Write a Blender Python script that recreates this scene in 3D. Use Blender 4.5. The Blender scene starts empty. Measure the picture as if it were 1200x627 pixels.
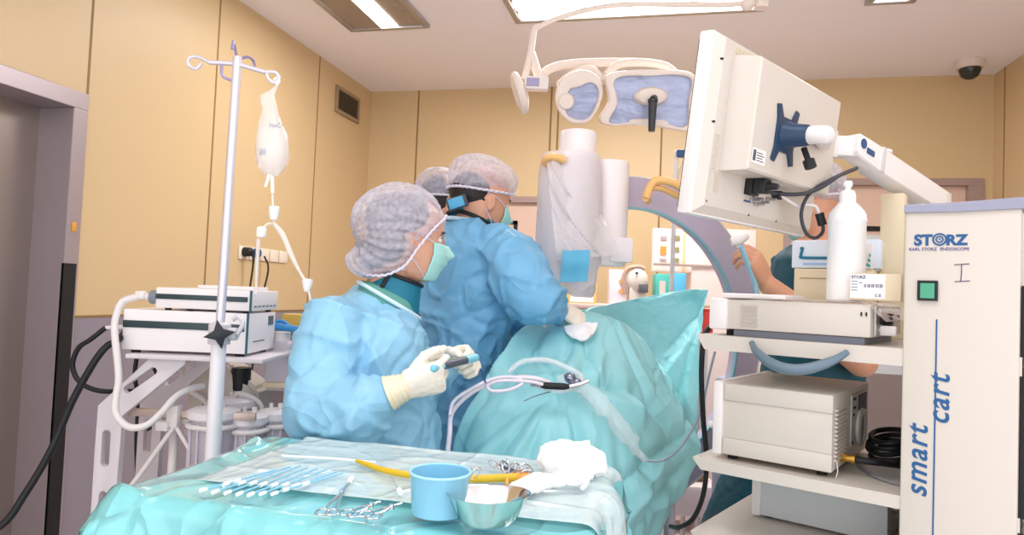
import bpy, bmesh, math, random
import numpy as np
from mathutils import Vector, Matrix, Quaternion
random.seed(7)
scene = bpy.context.scene
COL = scene.collection

# ------------------------------------------------------------------ camera
FPX, YAW, PITCH, ROLL, CAMZ = 804.2, -0.22886, 0.03732, 0.04134, 1.37
cf = Vector((math.sin(YAW)*math.cos(PITCH), math.cos(YAW)*math.cos(PITCH), math.sin(PITCH)))
r0 = Vector((math.cos(YAW), -math.sin(YAW), 0)); u0 = r0.cross(cf)
cr = r0*math.cos(ROLL) + u0*math.sin(ROLL)
cu = -r0*math.sin(ROLL) + u0*math.cos(ROLL)
CAM = Vector((0, 0, CAMZ))
cam = bpy.data.cameras.new('camera'); camo = bpy.data.objects.new('camera', cam); COL.objects.link(camo)
cam.sensor_width = 36; cam.lens = 36*FPX/1200; cam.clip_start = 0.05
m3 = Matrix((cr, cu, -cf)).transposed()
camo.matrix_world = Matrix.Translation(CAM) @ m3.to_4x4()
scene.camera = camo

def ray(x, y): return cf + cr*((x-600)/FPX) - cu*((y-313.5)/FPX)
def at(x, y, d): return CAM + ray(x, y)*d
def onz(x, y, z): r = ray(x, y); return CAM + r*((z-CAMZ)/r.z)

# ------------------------------------------------------------------ light
scene.view_settings.view_transform = 'Standard'
scene.view_settings.look = 'None'
scene.view_settings.gamma = 1
scene.view_settings.use_curve_mapping = False
scene.view_settings.exposure = 0.62
scene.cycles.diffuse_bounces = 8; scene.cycles.max_bounces = 14; scene.cycles.transparent_max_bounces = 12
w = bpy.data.worlds.new('world'); scene.world = w; w.use_nodes = True
bg = w.node_tree.nodes['Background']
bg.inputs[0].default_value = (0.98, 0.97, 1.0, 1); bg.inputs[1].default_value = 1.25

def area(name, loc, sx, sy, power, color):
    l = bpy.data.lights.new(name, 'AREA'); l.shape = 'RECTANGLE'; l.size = sx; l.size_y = sy
    l.energy = power; l.color = color
    o = bpy.data.objects.new(name, l); COL.objects.link(o); o.location = loc
    return o
WARM = (1.0, 0.97, 0.97)
area('light_over_table', (-.26, 3.70, 3.0), 1.3, .6, 38, WARM)
area('light_by_left_wall', (-1.82, 3.6, 3.0), .45, .8, 7, WARM)
area('light_behind_camera', (-.3, .7, 3.0), 1.4, .6, 12, WARM)
area('light_right_side', (1.5, 1.9, 3.0), .9, .6, 3, WARM)

# ------------------------------------------------------------------ materials
def s2l(c):
    return tuple((v/12.92 if v <= .04045 else ((v+.055)/1.055)**2.4) for v in c)
def hexc(h): return s2l(tuple(int(h[i:i+2], 16)/255 for i in (0, 2, 4)))
MATS = {}
def mat(name, col, rough=.5, metal=0, bump=0, bscale=30, var=0, vscale=6, alpha=1, trans=0, ior=1.45,
        emit=0, spec=.5, sss=0, coat=0, stretch=None, detail=3, crs=0, cscale=7):
    if name in MATS: return MATS[name]
    m = bpy.data.materials.new(name); m.use_nodes = True; nt = m.node_tree
    p = nt.nodes['Principled BSDF']; c = hexc(col) if isinstance(col, str) else col
    p.inputs['Base Color'].default_value = (*c, 1)
    p.inputs['Roughness'].default_value = rough; p.inputs['Metallic'].default_value = metal
    p.inputs['Alpha'].default_value = alpha; p.inputs['Transmission Weight'].default_value = trans
    p.inputs['IOR'].default_value = ior; p.inputs['Specular IOR Level'].default_value = spec
    if coat: p.inputs['Coat Weight'].default_value = coat; p.inputs['Coat Roughness'].default_value = .12
    if sss: p.inputs['Subsurface Weight'].default_value = sss; p.inputs['Subsurface Radius'].default_value = (.012, .005, .003)
    if emit:
        p.inputs['Emission Color'].default_value = (*c, 1); p.inputs['Emission Strength'].default_value = emit
    if bump or var or crs:
        tc = nt.nodes.new('ShaderNodeTexCoord'); src = tc.outputs['Object']
        if stretch:
            mp = nt.nodes.new('ShaderNodeMapping'); mp.inputs['Scale'].default_value = stretch
            nt.links.new(src, mp.inputs[0]); src = mp.outputs[0]
    if bump:
        n = nt.nodes.new('ShaderNodeTexNoise'); n.inputs['Scale'].default_value = bscale; n.inputs['Detail'].default_value = detail
        b = nt.nodes.new('ShaderNodeBump'); b.inputs['Strength'].default_value = bump; b.inputs['Distance'].default_value = .01
        nt.links.new(src, n.inputs['Vector']); nt.links.new(n.outputs[0], b.inputs['Height']); nt.links.new(b.outputs[0], p.inputs['Normal'])
    if crs:      # thin sharp fold lines: ridges where two warped noises cross their middle value
        last = p.inputs['Normal'].links[0].from_socket if bump else None
        for k, (sc, st) in enumerate(((cscale, crs), (cscale*2.1, crs*.6))):
            mp = nt.nodes.new('ShaderNodeMapping'); mp.inputs['Rotation'].default_value = (.4+k, .7*k+.2, .9-k*.5); mp.inputs['Scale'].default_value = (1, .55, 1); mp.inputs['Location'].default_value = (k*3.1, 1.7, 0)
            n = nt.nodes.new('ShaderNodeTexNoise'); n.inputs['Scale'].default_value = sc; n.inputs['Detail'].default_value = .6; n.inputs['Distortion'].default_value = .5
            m1 = nt.nodes.new('ShaderNodeMath'); m1.operation = 'SUBTRACT'; m1.inputs[1].default_value = .5
            m2 = nt.nodes.new('ShaderNodeMath'); m2.operation = 'ABSOLUTE'
            m3 = nt.nodes.new('ShaderNodeMapRange'); m3.inputs['From Min'].default_value = 0; m3.inputs['From Max'].default_value = .11; m3.inputs['To Min'].default_value = 1; m3.inputs['To Max'].default_value = 0
            m4 = nt.nodes.new('ShaderNodeMath'); m4.operation = 'POWER'; m4.inputs[1].default_value = 2.2
            b2 = nt.nodes.new('ShaderNodeBump'); b2.inputs['Strength'].default_value = st; b2.inputs['Distance'].default_value = .012
            for a_, c_ in ((src, mp.inputs[0]), (mp.outputs[0], n.inputs['Vector']), (n.outputs[0], m1.inputs[0]), (m1.outputs[0], m2.inputs[0]), (m2.outputs[0], m3.inputs['Value']), (m3.outputs[0], m4.inputs[0]), (m4.outputs[0], b2.inputs['Height'])): nt.links.new(a_, c_)
            if last: nt.links.new(last, b2.inputs['Normal'])
            last = b2.outputs[0]
        nt.links.new(last, p.inputs['Normal'])
    if var:
        n2 = nt.nodes.new('ShaderNodeTexNoise'); n2.inputs['Scale'].default_value = vscale; n2.inputs['Detail'].default_value = 4
        mx = nt.nodes.new('ShaderNodeMix'); mx.data_type = 'RGBA'
        mx.inputs['A'].default_value = (*[v*(1-var) for v in c], 1); mx.inputs['B'].default_value = (*[min(1, v*(1+var)) for v in c], 1)
        nt.links.new(src, n2.inputs['Vector']); nt.links.new(n2.outputs[0], mx.inputs['Factor'])
        nt.links.new(mx.outputs['Result'], p.inputs['Base Color'])
    MATS[name] = m
    return m
def cap_fabric(name, col, lo, hi):
    m = mat(name, col, .75, bump=.6, bscale=70, stretch=(1, 1, .4)); nt = m.node_tree; p = nt.nodes['Principled BSDF']
    tc = nt.nodes.new('ShaderNodeTexCoord'); n = nt.nodes.new('ShaderNodeTexNoise'); n.inputs['Scale'].default_value = 90; n.inputs['Detail'].default_value = 6
    mp = nt.nodes.new('ShaderNodeMapping'); mp.inputs['Rotation'].default_value = (.5, .9, .2); mp.inputs['Scale'].default_value = (1, .35, 1)
    r = nt.nodes.new('ShaderNodeMapRange'); r.inputs['From Min'].default_value = .35; r.inputs['From Max'].default_value = .65; r.inputs['To Min'].default_value = lo; r.inputs['To Max'].default_value = hi
    nt.links.new(tc.outputs['Object'], mp.inputs[0]); nt.links.new(mp.outputs[0], n.inputs['Vector']); nt.links.new(n.outputs[0], r.inputs['Value']); nt.links.new(r.outputs[0], p.inputs['Alpha'])
    return m

# ------------------------------------------------------------------ mesh builder
I4 = Matrix.Identity(4)
def frame(o, x, y, z):
    m = Matrix((Vector(x), Vector(y), Vector(z))).transposed().to_4x4(); m.translation = Vector(o); return m
def basis(d, up=(0, 0, 1)):
    d = Vector(d).normalized(); up = Vector(up)
    if abs(d.dot(up.normalized())) > .98: up = Vector((1, 0, 0)) if abs(d.x) < .9 else Vector((0, 1, 0))
    a = up.cross(d).normalized(); return a, d.cross(a), d
def spline(pts, res=6, closed=False):
    pts = [Vector(p) for p in pts]; n = len(pts); out = []
    if n < 3 and not closed: return pts
    rng = range(n if closed else n-1)
    for i in rng:
        p1, p2 = pts[i], pts[(i+1) % n]
        p0 = pts[i-1] if (closed or i > 0) else p1*2-p2
        p3 = pts[(i+2) % n] if (closed or i+2 < n) else p2*2-p1
        for k in range(res):
            t = k/res
            out.append(.5*((2*p1)+(p2-p0)*t+(2*p0-5*p1+4*p2-p3)*t*t+(3*p1-p0-3*p2+p3)*t**3))
    if not closed: out.append(pts[-1])
    return out

class B:
    def __init__(s, M=None): s.bm = bmesh.new(); s.M = M or I4
    def _v(s, p): return s.bm.verts.new(s.M @ Vector(p))
    def box(s, c, size, M=None, bev=0, seg=2):
        M = M or I4; c = Vector(c); h = Vector(size)/2
        vs = [s._v(M @ (c+Vector((sx*h.x, sy*h.y, sz*h.z)))) for sx in (-1, 1) for sy in (-1, 1) for sz in (-1, 1)]
        fs = [s.bm.faces.new([vs[i] for i in f]) for f in ((0, 1, 3, 2), (4, 6, 7, 5), (0, 4, 5, 1), (2, 3, 7, 6), (0, 2, 6, 4), (1, 5, 7, 3))]
        if bev:
            es = list({e for f in fs for e in f.edges})
            bmesh.ops.bevel(s.bm, geom=es, offset=bev, segments=seg, affect='EDGES', profile=.5)
        return s
    def mm(s, lo, hi, M=None, bev=0, seg=2):
        lo = Vector(lo); hi = Vector(hi); return s.box((lo+hi)/2, hi-lo, M, bev, seg)
    def loft(s, rings, cap=True, closed=True):
        R = [[s._v(p) for p in r] for r in rings]
        for a, b in zip(R, R[1:]):
            n = len(a)
            for i in range(n if closed else n-1):
                j = (i+1) % n
                s.bm.faces.new((a[i], a[j], b[j], b[i]))
        if cap and closed:
            s.bm.faces.new(R[0][::-1]); s.bm.faces.new(R[-1])
        return s
    def cyl(s, p0, p1, ra, rb=None, n=16, cap=True):
        p0 = Vector(p0); p1 = Vector(p1); rb = ra if rb is None else rb
        a, b, d = basis(p1-p0)
        mk = lambda p, r: [p+a*r*math.cos(t)+b*r*math.sin(t) for t in [2*math.pi*i/n for i in range(n)]]
        return s.loft([mk(p0, ra), mk(p1, rb)], cap)
    def tube(s, pts, r, n=8, res=6, closed=False, cap=True):
        P = spline(pts, res, closed) if res else [Vector(p) for p in pts]
        m = len(P); rs = r if isinstance(r, (list, tuple)) else None
        up = None; rings = []
        for i, p in enumerate(P):
            if closed: d = P[(i+1) % m]-P[i-1]
            else: d = P[min(i+1, m-1)]-P[max(i-1, 0)]
            if d.length < 1e-9: d = Vector((0, 0, 1))
            d.normalize()
            if up is None: a, b, _ = basis(d)
            else:
                a = (up-d*up.dot(d))
                if a.length < 1e-6: a, b, _ = basis(d)
                a.normalize(); b = d.cross(a)
            up = a
            if rs:
                f = i/(m-1)*(len(rs)-1); k = min(int(f), len(rs)-2); rr = rs[k]+(rs[k+1]-rs[k])*(f-k)
            else: rr = r
            rings.append([p+a*rr*math.cos(t)+b*rr*math.sin(t) for t in [2*math.pi*j/n for j in range(n)]])
        if closed: rings.append(rings[0]); 
        if closed:
            R = [[s._v(q) for q in rg] for rg in rings[:-1]]
            for i in range(m):
                A, Bq = R[i], R[(i+1) % m]
                for j in range(n):
                    k = (j+1) % n; s.bm.faces.new((A[j], A[k], Bq[k], Bq[j]))
            return s
        return s.loft(rings, cap)
    def lathe(s, prof, M=None, n=32):
        M = M or I4; rings = []
        for r, z in prof:
            r = max(r, 1e-4)
            rings.append([M @ Vector((r*math.cos(t), r*math.sin(t), z)) for t in [2*math.pi*i/n for i in range(n)]])
        return s.loft(rings, True)
    def ball(s, c, rad, M=None, nu=24, nv=14):
        M = M or I4; c = Vector(c)
        if not hasattr(rad, '__len__'): rad = (rad,)*3
        rings = []
        for i in range(nv+1):
            ph = math.pi*i/nv; q = max(math.sin(ph), .004)
            rings.append([M @ (c+Vector((rad[0]*q*math.cos(t), rad[1]*q*math.sin(t), -rad[2]*math.cos(ph)))) for t in [2*math.pi*j/nu for j in range(nu)]])
        return s.loft(rings, True)
    def cap2(s, p0, p1, ra, rb, n=20):           # tapered capsule
        p0 = Vector(p0); p1 = Vector(p1); a, b, d = basis(p1-p0); rings = []
        for k in range(7):
            t = math.pi/2*(1-k/6); r = max(ra*math.cos(t), ra*.02); c = p0-d*ra*math.sin(t)
            rings.append([c+a*r*math.cos(q)+b*r*math.sin(q) for q in [2*math.pi*j/n for j in range(n)]])
        for k in range(7):
            t = math.pi/2*(k/6); r = max(rb*math.cos(t), rb*.02); c = p1+d*rb*math.sin(t)
            rings.append([c+a*r*math.cos(q)+b*r*math.sin(q) for q in [2*math.pi*j/n for j in range(n)]])
        return s.loft(rings, True)
    def prism(s, poly, M, h, holes=(), bev=0):
        # poly in M's xy plane, extruded along M's z by h; holes are same-count loops bridged by triangle fill
        bm = bmesh.new(); loops = [poly]+list(holes); es = []
        for lp in loops:
            vs = [bm.verts.new((p[0], p[1], 0)) for p in lp]
            for i in range(len(vs)): es.append(bm.edges.new((vs[i], vs[(i+1) % len(vs)])))
        if holes: bmesh.ops.triangle_fill(bm, edges=es, use_beauty=True, normal=(0, 0, 1))
        else: bm.faces.new(bm.verts)
        g = bmesh.ops.extrude_face_region(bm, geom=list(bm.faces))
        for v in g['geom']:
            if isinstance(v, bmesh.types.BMVert): v.co.z += h
        if bev:
            e2 = [e for e in bm.edges if len(e.link_faces) == 2 and e.calc_face_angle(0) > .6]
            bmesh.ops.bevel(bm, geom=e2, offset=bev, segments=2, affect='EDGES', profile=.5)
        bmesh.ops.recalc_face_normals(bm, faces=bm.faces)
        bm.transform(s.M @ M); me = bpy.data.meshes.new('t'); bm.to_mesh(me); bm.free(); s.bm.from_mesh(me); bpy.data.meshes.remove(me)
        return s
    def text(s, txt, size, M, shear=0, bold=0, align='LEFT', depth=.0004, space=1):
        c = bpy.data.curves.new('t', 'FONT'); c.body = txt; c.size = size; c.shear = shear; c.offset = bold
        c.align_x = align; c.extrude = depth; c.space_character = space
        o = bpy.data.objects.new('t', c); COL.objects.link(o)
        me = bpy.data.meshes.new_from_object(o.evaluated_get(bpy.context.evaluated_depsgraph_get()))
        bpy.data.objects.remove(o); bpy.data.curves.remove(c)
        me.transform(s.M @ M); s.bm.from_mesh(me); bpy.data.meshes.remove(me); return s
    def grid(s, rows, thick=0):
        """rows: list of lists of points -> sheet; thick gives it real thickness"""
        R = [[s._v(p) for p in r] for r in rows]
        for a, b in zip(R, R[1:]):
            for i in range(len(a)-1): s.bm.faces.new((a[i], a[i+1], b[i+1], b[i]))
        if thick:
            s.bm.normal_update(); bmesh.ops.solidify(s.bm, geom=list(s.bm.faces), thickness=thick)
        return s
    def rect2(s): return s

def props(o, label=None, cat=None, group=None, kind=None):
    if label: o['label'] = label
    if cat: o['category'] = cat
    if group: o['group'] = group
    if kind: o['kind'] = kind
    return o
def link(name, b, m, parent=None, label=None, cat=None, group=None, kind=None, smooth=True, ang=40):
    bm = b.bm if isinstance(b, B) else b
    bmesh.ops.recalc_face_normals(bm, faces=bm.faces)
    me = bpy.data.meshes.new(name)
    if parent is not None:
        o0 = Vector(parent.get('_o', (0, 0, 0)))
    else:
        xs = [v.co for v in bm.verts]
        lo = Vector([min(p[i] for p in xs) for i in range(3)]); hi = Vector([max(p[i] for p in xs) for i in range(3)])
        o0 = Vector(((lo.x+hi.x)/2, (lo.y+hi.y)/2, lo.z))
    bm.transform(Matrix.Translation(-o0)); bm.to_mesh(me); bm.free()
    if smooth:
        me.shade_smooth(); me.set_sharp_from_angle(angle=math.radians(ang))
    for mm in (m if isinstance(m, (list, tuple)) else [m]): me.materials.append(mm)
    o = bpy.data.objects.new(name, me); COL.objects.link(o)
    if parent is not None: o.parent = parent
    else: o.location = o0
    o['_o'] = tuple(o0)
    return props(o, label, cat, group, kind)
def split_loose(o, limit=12):
    """loose pieces of one mesh become parts of their own"""
    bm = bmesh.new(); bm.from_mesh(o.data); seen = {}; comps = []
    for v in bm.verts:
        if v in seen: continue
        st = [v]; seen[v] = 1; cp = []
        while st:
            q = st.pop(); cp.append(q.index)
            for e in q.link_edges:
                r = e.other_vert(q)
                if r not in seen: seen[r] = 1; st.append(r)
        comps.append(set(cp))
    bm.free()
    if not 1 < len(comps) <= limit: return
    src = o.data
    for k, cp in enumerate(comps):
        b2 = bmesh.new(); b2.from_mesh(src); b2.verts.ensure_lookup_table()
        bmesh.ops.delete(b2, geom=[v for v in b2.verts if v.index not in cp], context='VERTS')
        me = src.copy(); b2.to_mesh(me); b2.free()
        if k == 0: o.data = me
        else:
            c = o.copy(); c.data = me; COL.objects.link(c)
def thing(name, loc, label, cat, group=None, kind=None):
    o = bpy.data.objects.new(name, None); COL.objects.link(o); o.location = loc; o.empty_display_size = .05
    o['_o'] = tuple(loc)
    return props(o, label, cat, group, kind)
def dup(root, delta, label=None, group=None):
    r = root.copy(); COL.objects.link(r); r.location = Vector(root.location)+Vector(delta)
    if label: r['label'] = label
    if group: r['group'] = group
    for ch in list(root.children):
        c = ch.copy(); COL.objects.link(c); c.parent = r
        for g in list(ch.children):
            d = g.copy(); COL.objects.link(d); d.parent = c
    return r

# ------------------------------------------------------------------ noise / remesh helpers
def _hash(i, j, k, seed):
    h = (i*374761393 + j*668265263 + k*1274126177 + seed*974634777) & 0xffffffff
    h = ((h ^ (h >> 13))*1274126177) & 0xffffffff
    return ((h ^ (h >> 16)) & 0xffff)/32767.5-1
def vnoise(P, seed=0):
    P = np.asarray(P, float); i = np.floor(P).astype(np.int64); f = P-i; f = f*f*f*(f*(f*6-15)+10); r = 0
    for a in (0, 1):
        for b in (0, 1):
            for c in (0, 1):
                wgt = (f[:, 0] if a else 1-f[:, 0])*(f[:, 1] if b else 1-f[:, 1])*(f[:, 2] if c else 1-f[:, 2])
                r = r+wgt*_hash(i[:, 0]+a, i[:, 1]+b, i[:, 2]+c, seed)
    return r
def ridge(P, seed=0): return 1-2.2*np.abs(vnoise(P, seed))
def facet(P, seed=0, cells=1.0):
    """crumpled-paper height: every Voronoi cell is a small tilted plane"""
    P = np.asarray(P, float)*cells; i0 = np.floor(P).astype(np.int64)
    best = np.full(len(P), 1e9); val = np.zeros(len(P))
    for a in (-1, 0, 1):
        for b in (-1, 0, 1):
            for c in (-1, 0, 1):
                q = i0+np.array([a, b, c])
                h = lambda k: _hash(q[:, 0], q[:, 1], q[:, 2], seed+k)
                ctr = q+.5+.45*np.stack([h(1), h(2), h(3)], 1)
                d = P-ctr; dist = (d**2).sum(1)
                t = (d*np.stack([h(4), h(5), h(6)], 1)).sum(1)
                mk = dist < best; best = np.where(mk, dist, best); val = np.where(mk, t, val)
    return val
def crease(P, seed=0, k=5): return (1-np.minimum(1, np.abs(vnoise(P, seed))*1.3))**k
def bmP(bm): return np.array([v.co[:] for v in bm.verts])
def bmN(bm): bm.normal_update(); return np.array([v.normal[:] for v in bm.verts])
def bmset(bm, P):
    for v, p in zip(bm.verts, P): v.co = p
def remesh(b, voxel, it=2, fac=.5):
    bm = b.bm if isinstance(b, B) else b
    bmesh.ops.recalc_face_normals(bm, faces=bm.faces)
    me = bpy.data.meshes.new('t'); bm.to_mesh(me); bm.free()
    o = bpy.data.objects.new('t', me); COL.objects.link(o)
    md = o.modifiers.new('r', 'REMESH'); md.mode = 'VOXEL'; md.voxel_size = voxel; md.adaptivity = 0
    m2 = bpy.data.meshes.new_from_object(o.evaluated_get(bpy.context.evaluated_depsgraph_get()))
    bpy.data.objects.remove(o); bpy.data.meshes.remove(me)
    out = bmesh.new(); out.from_mesh(m2); bpy.data.meshes.remove(m2)
    for _ in range(it): bmesh.ops.smooth_vert(out, verts=out.verts, factor=fac, use_axis_x=True, use_axis_y=True, use_axis_z=True)
    return out
def lerp(a, b, t): return a+(b-a)*t

# ------------------------------------------------------------------ palette
YEL = mat('yellow_panel', 'ceb58b', .42, bump=.02, bscale=3, var=.03, vscale=2)
GREYD = mat('grey_dado', '8e8791', .45, var=.03)
JOINT = mat('panel_joint', '8a6f48', .6)
CEIL = mat('ceiling_paint', 'f0eef2', .75, bump=.02, bscale=60)
FLOORM = mat('floor_vinyl', 'dccdc8', .3, var=.05, vscale=8)
STEEL = mat('brushed_steel', '8c8386', .34, metal=.85, bump=.03, bscale=40, stretch=(1, 1, .02))
STEELD = mat('dark_steel', '6d6260', .42, metal=.7)
BLACK = mat('black_rubber', '17191c', .5)
DARK = mat('dark_gap', '1b1a1a', .7)
WHITE = mat('white_plastic', 'e6e1df', .35)
CREAM = mat('cream_enamel', 'd0c8be', .35, bump=.015, bscale=120)
CREAM2 = mat('beige_enamel', 'e2d3b4', .4)
CHROME = mat('chrome', 'd8d8dc', .15, metal=1)
ALU = mat('aluminium', 'b9b6b6', .35, metal=.8)
GOWN = mat('blue_gown', '90c6e3', .5, crs=.5, cscale=3.4, bump=.05, bscale=55, var=.05, vscale=9)
GOWN2 = mat('blue_gown_deep', '74b3da', .5, crs=.5, cscale=3.2, bump=.05, bscale=55, var=.06, vscale=9)
DRAPE = mat('turquoise_drape', '98d8de', .5, crs=.3, cscale=3, bump=.06, bscale=50, var=.04, vscale=7)
PLAST = mat('turquoise_plastic', '80cfd2', .12, crs=.8, cscale=4, bump=.3, bscale=13, var=.05, vscale=9, coat=.8)
CLOTHW = mat('white_cloth', 'f4f4f4', .8, bump=.12, bscale=120)
SKIN = mat('skin', 'dca78c', .48, sss=.25, var=.06, vscale=25)
SKIN2 = mat('skin_tan', 'd8a184', .48, sss=.25, var=.06, vscale=25)
GLOVE = mat('latex_glove', 'f5ecdd', .42, bump=.05, bscale=90, var=.04, vscale=30)
TEALD = mat('teal_lead_cloth', '15748f', .55, bump=.05, bscale=80)
TEALB = mat('dark_teal_cloth', '0d4a59', .6, bump=.05, bscale=60)
HAIR = mat('dark_hair', '2a211f', .5, bump=.2, bscale=40, stretch=(1, 1, 8))
MASKM = mat('mint_mask', 'a9dfd9', .7, bump=.05, bscale=120)
CLEAR = mat('clear_plastic', 'f4f7f8', .08, alpha=.28, spec=.8)
FILM = mat('plastic_film', 'efe6e6', .18, alpha=.35, bump=.3, bscale=12, spec=.8)
CORDW = mat('white_cable', 'e9e4e2', .4)
NAVY = mat('navy_plastic', '27507f', .4)
BLUEINK = mat('blue_print', '1a568c', .5)
# ================================================================== room
LX, RX, BY, CZ = -2.565, 2.17, 5.41, 3.05
Y0 = -1.2
b = B().mm((LX-.3, Y0, -.1), (RX+.2, BY+.6, 0)); link('floor', b, FLOORM, kind='structure', smooth=False)
b = B().mm((LX-.3, Y0, CZ), (RX+.2, BY+.6, CZ+.1)); link('ceiling', b, CEIL, kind='structure', smooth=False)
DZ = 1.185
# left wall : opening y DY0..DY1 below z DH
DY0, DY1, DH = 1.0, 2.52, 2.175
b = B(); b.mm((LX-.2, DY1, DZ), (LX, BY+.2, CZ)); b.mm((LX-.2, Y0, DH), (LX, DY1, CZ)); b.mm((LX-.2, Y0, DZ), (LX, DY0, DH))
wl = link('wall_left', b, YEL, kind='structure', smooth=False)
b = B().mm((LX-.2, DY1, 0), (LX, BY+.2, DZ)).mm((LX-.2, Y0, 0), (LX, DY0, DZ)); link('trim_1', b, GREYD, kind='structure', smooth=False)
b = B()
for y in (3.382, 4.52): b.mm((LX-.002, y-.006, DZ), (LX+.0015, y+.006, CZ))
b.mm((LX-.002, DY1-.006, DH), (LX+.0015, DY1+.006, CZ)); b.mm((LX-.002, DY1, DZ-.006), (LX+.0015, BY, DZ+.006))
link('panel_joint', b, JOINT, wl, smooth=False)
# back wall with two door openings
D2a, D2b, D2h = -1.62, -.93, 2.155
D3a, D3b, D3h = .80, 2.115, 2.31
b = B()
b.mm((LX, BY, D2h), (D2b, BY+.2, CZ)); b.mm((LX, BY, 0), (D2a, BY+.2, D2h)); b.mm((D2b, BY, 0), (D3a, BY+.2, CZ))
b.mm((D3a, BY, D3h), (RX, BY+.2, CZ)); b.mm((D3b, BY, 0), (RX, BY+.2, D3h))
wb = link('wall_back', b, YEL, kind='structure', smooth=False)
b = B()
for x in (-2.13, -.99, -.93, -.11): b.mm((x-.007, BY-.0015, DZ), (x+.007, BY+.002, CZ))
link('panel_joint', b, JOINT, wb, smooth=False)
b = B().mm((RX, Y0+2.6, 0), (RX+.2, BY+.2, CZ)); wr = link('wall_right', b, YEL, kind='structure', smooth=False)
b = B()
for y in (5.25, 4.1): b.mm((RX-.0015, y-.007, 0), (RX+.002, y+.007, CZ))
link('panel_joint', b, JOINT, wr, smooth=False)

# door_1 : steel sliding door in its casing
GREYM = mat('door_casing_steel', 'a59a9e', .38, metal=.4)
LEAFM = mat('door_leaf_steel', 'a1958e', .3, metal=.6, bump=.02, bscale=30, stretch=(1, 1, .03))
d1 = thing('door_1', (LX, 1.8, 0), 'grey steel sliding door in a deep steel casing in the left wall', 'door', kind='structure')
b = B(); T = .075
b.mm((LX-.26, DY0, DH-T), (LX+.012, DY1, DH), bev=.003); b.mm((LX-.26, DY1-T, 0), (LX+.012, DY1, DH-T), bev=.003); b.mm((LX-.26, DY0, 0), (LX+.012, DY0+T, DH-T), bev=.003)
link('casing', b, GREYM, d1, smooth=False)
b = B().mm((LX-.22, 1.93, .01), (LX-.17, DY1-T, DH-T)); lf = link('door_leaf', b, LEAFM, d1, smooth=False)
b = B().mm((LX-.22, DY0+T, .01), (LX-.185, 1.90, DH-T)); link('door_leaf', b, LEAFM, d1, smooth=False)
b = B().mm((LX-.225, 1.90, .01), (LX-.172, 1.93, DH-T)); link('door_seal', b, DARK, d1, smooth=False)
b = B().mm((LX, DY1-T, .01), (LX+.014, DY1-.012, 1.42)); link('jamb_dark_strip', b, DARK, d1, smooth=False)  # dark strip over the lower front face of the jamb
b = B().mm((LX+.011, DY1-.05, 1.56), (LX+.016, DY1-.025, 1.6), bev=.002); link('warning_sticker', b, mat('sticker_orange', 'd99a3c', .5), d1)

PINKD = mat('door_panel', 'd6b9a8', .4, var=.02)
FRM = mat('door_frame_grey', 'a08a84', .45)
d2 = thing('door_2', ((D2a+D2b)/2, BY, 0), 'pinkish beige door with a small black framed window in the back wall', 'door', kind='structure')
b = B(); b.mm((D2a, BY-.015, D2h-.05), (D2b, BY+.1, D2h), bev=.003); b.mm((D2a, BY-.015, 0), (D2a+.04, BY+.1, D2h-.05)); b.mm((D2b-.04, BY-.015, 0), (D2b, BY+.1, D2h-.05))
link('door_frame', b, FRM, d2, smooth=False)
b = B().mm((D2a+.04, BY+.03, 0), (D2b-.04, BY+.07, D2h-.05)); link('door_leaf', b, PINKD, d2, smooth=False)
wx0, wx1, wz0, wz1 = -1.46, -1.235, 1.55, 1.96
b = B(); 
for lo, hi in (((wx0, wz0), (wx1, wz0+.03)), ((wx0, wz1-.03), (wx1, wz1)), ((wx0, wz0), (wx0+.03, wz1)), ((wx1-.03, wz0), (wx1, wz1))):
    b.mm((lo[0], BY+.015, lo[1]), (hi[0], BY+.035, hi[1]))
wf = link('window_frame', b, BLACK, d2, smooth=False)
b = B().mm((wx0+.03, BY+.022, wz0+.03), (wx1-.03, BY+.028, wz1-.03)); link('pane', b, mat('door_glass', 'dcbf96', .1, spec=.6), wf, smooth=False)
d3 = thing('door_3', ((D3a+D3b)/2, BY, 0), 'wide pale door set in a grey frame at the right of the back wall', 'door', kind='structure')
b = B(); b.mm((D3a, BY-.012, D3h-.05), (D3b, BY+.1, D3h), bev=.003); b.mm((D3b-.1, BY-.012, 0), (D3b, BY+.1, D3h-.05)); b.mm((D3a, BY-.012, 0), (D3a+.05, BY+.1, D3h-.05))
link('door_frame', b, FRM, d3, smooth=False)
b = B().mm((D3a+.05, BY+.04, 0), (D3b-.1, BY+.08, D3h-.05)); dl = link('door_leaf', b, PINKD, d3, smooth=False)
b = B().mm((D3a+.05, BY+.028, 1.93), (D3b-.1, BY+.041, 1.965)); link('push_bar', b, DARK, d3, smooth=False)
b = B().mm((D3a+.05, BY+.034, .9), (D3b-.1, BY+.041, 1.90)); link('kick_panel', b, mat('pale_blue_panel', 'cfd6dc', .4), d3, smooth=False)

b = B().mm((D3a+.05, BY+.032, .0), (D3b-.1, BY+.0405, .9)); link('lower_panel', b, mat('taupe_panel', '8d807c', .45), d3, smooth=False)
b = B().mm((D2b, BY-.004, 0), (D3a, BY, DZ)).mm((LX, BY-.004, 0), (D2a, BY, DZ)); link('trim_2', b, GREYD, kind='structure', smooth=False)
b = B().mm((RX-.004, 1.4, 0), (RX, BY, DZ)); link('trim_3', b, GREYD, kind='structure', smooth=False)

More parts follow.
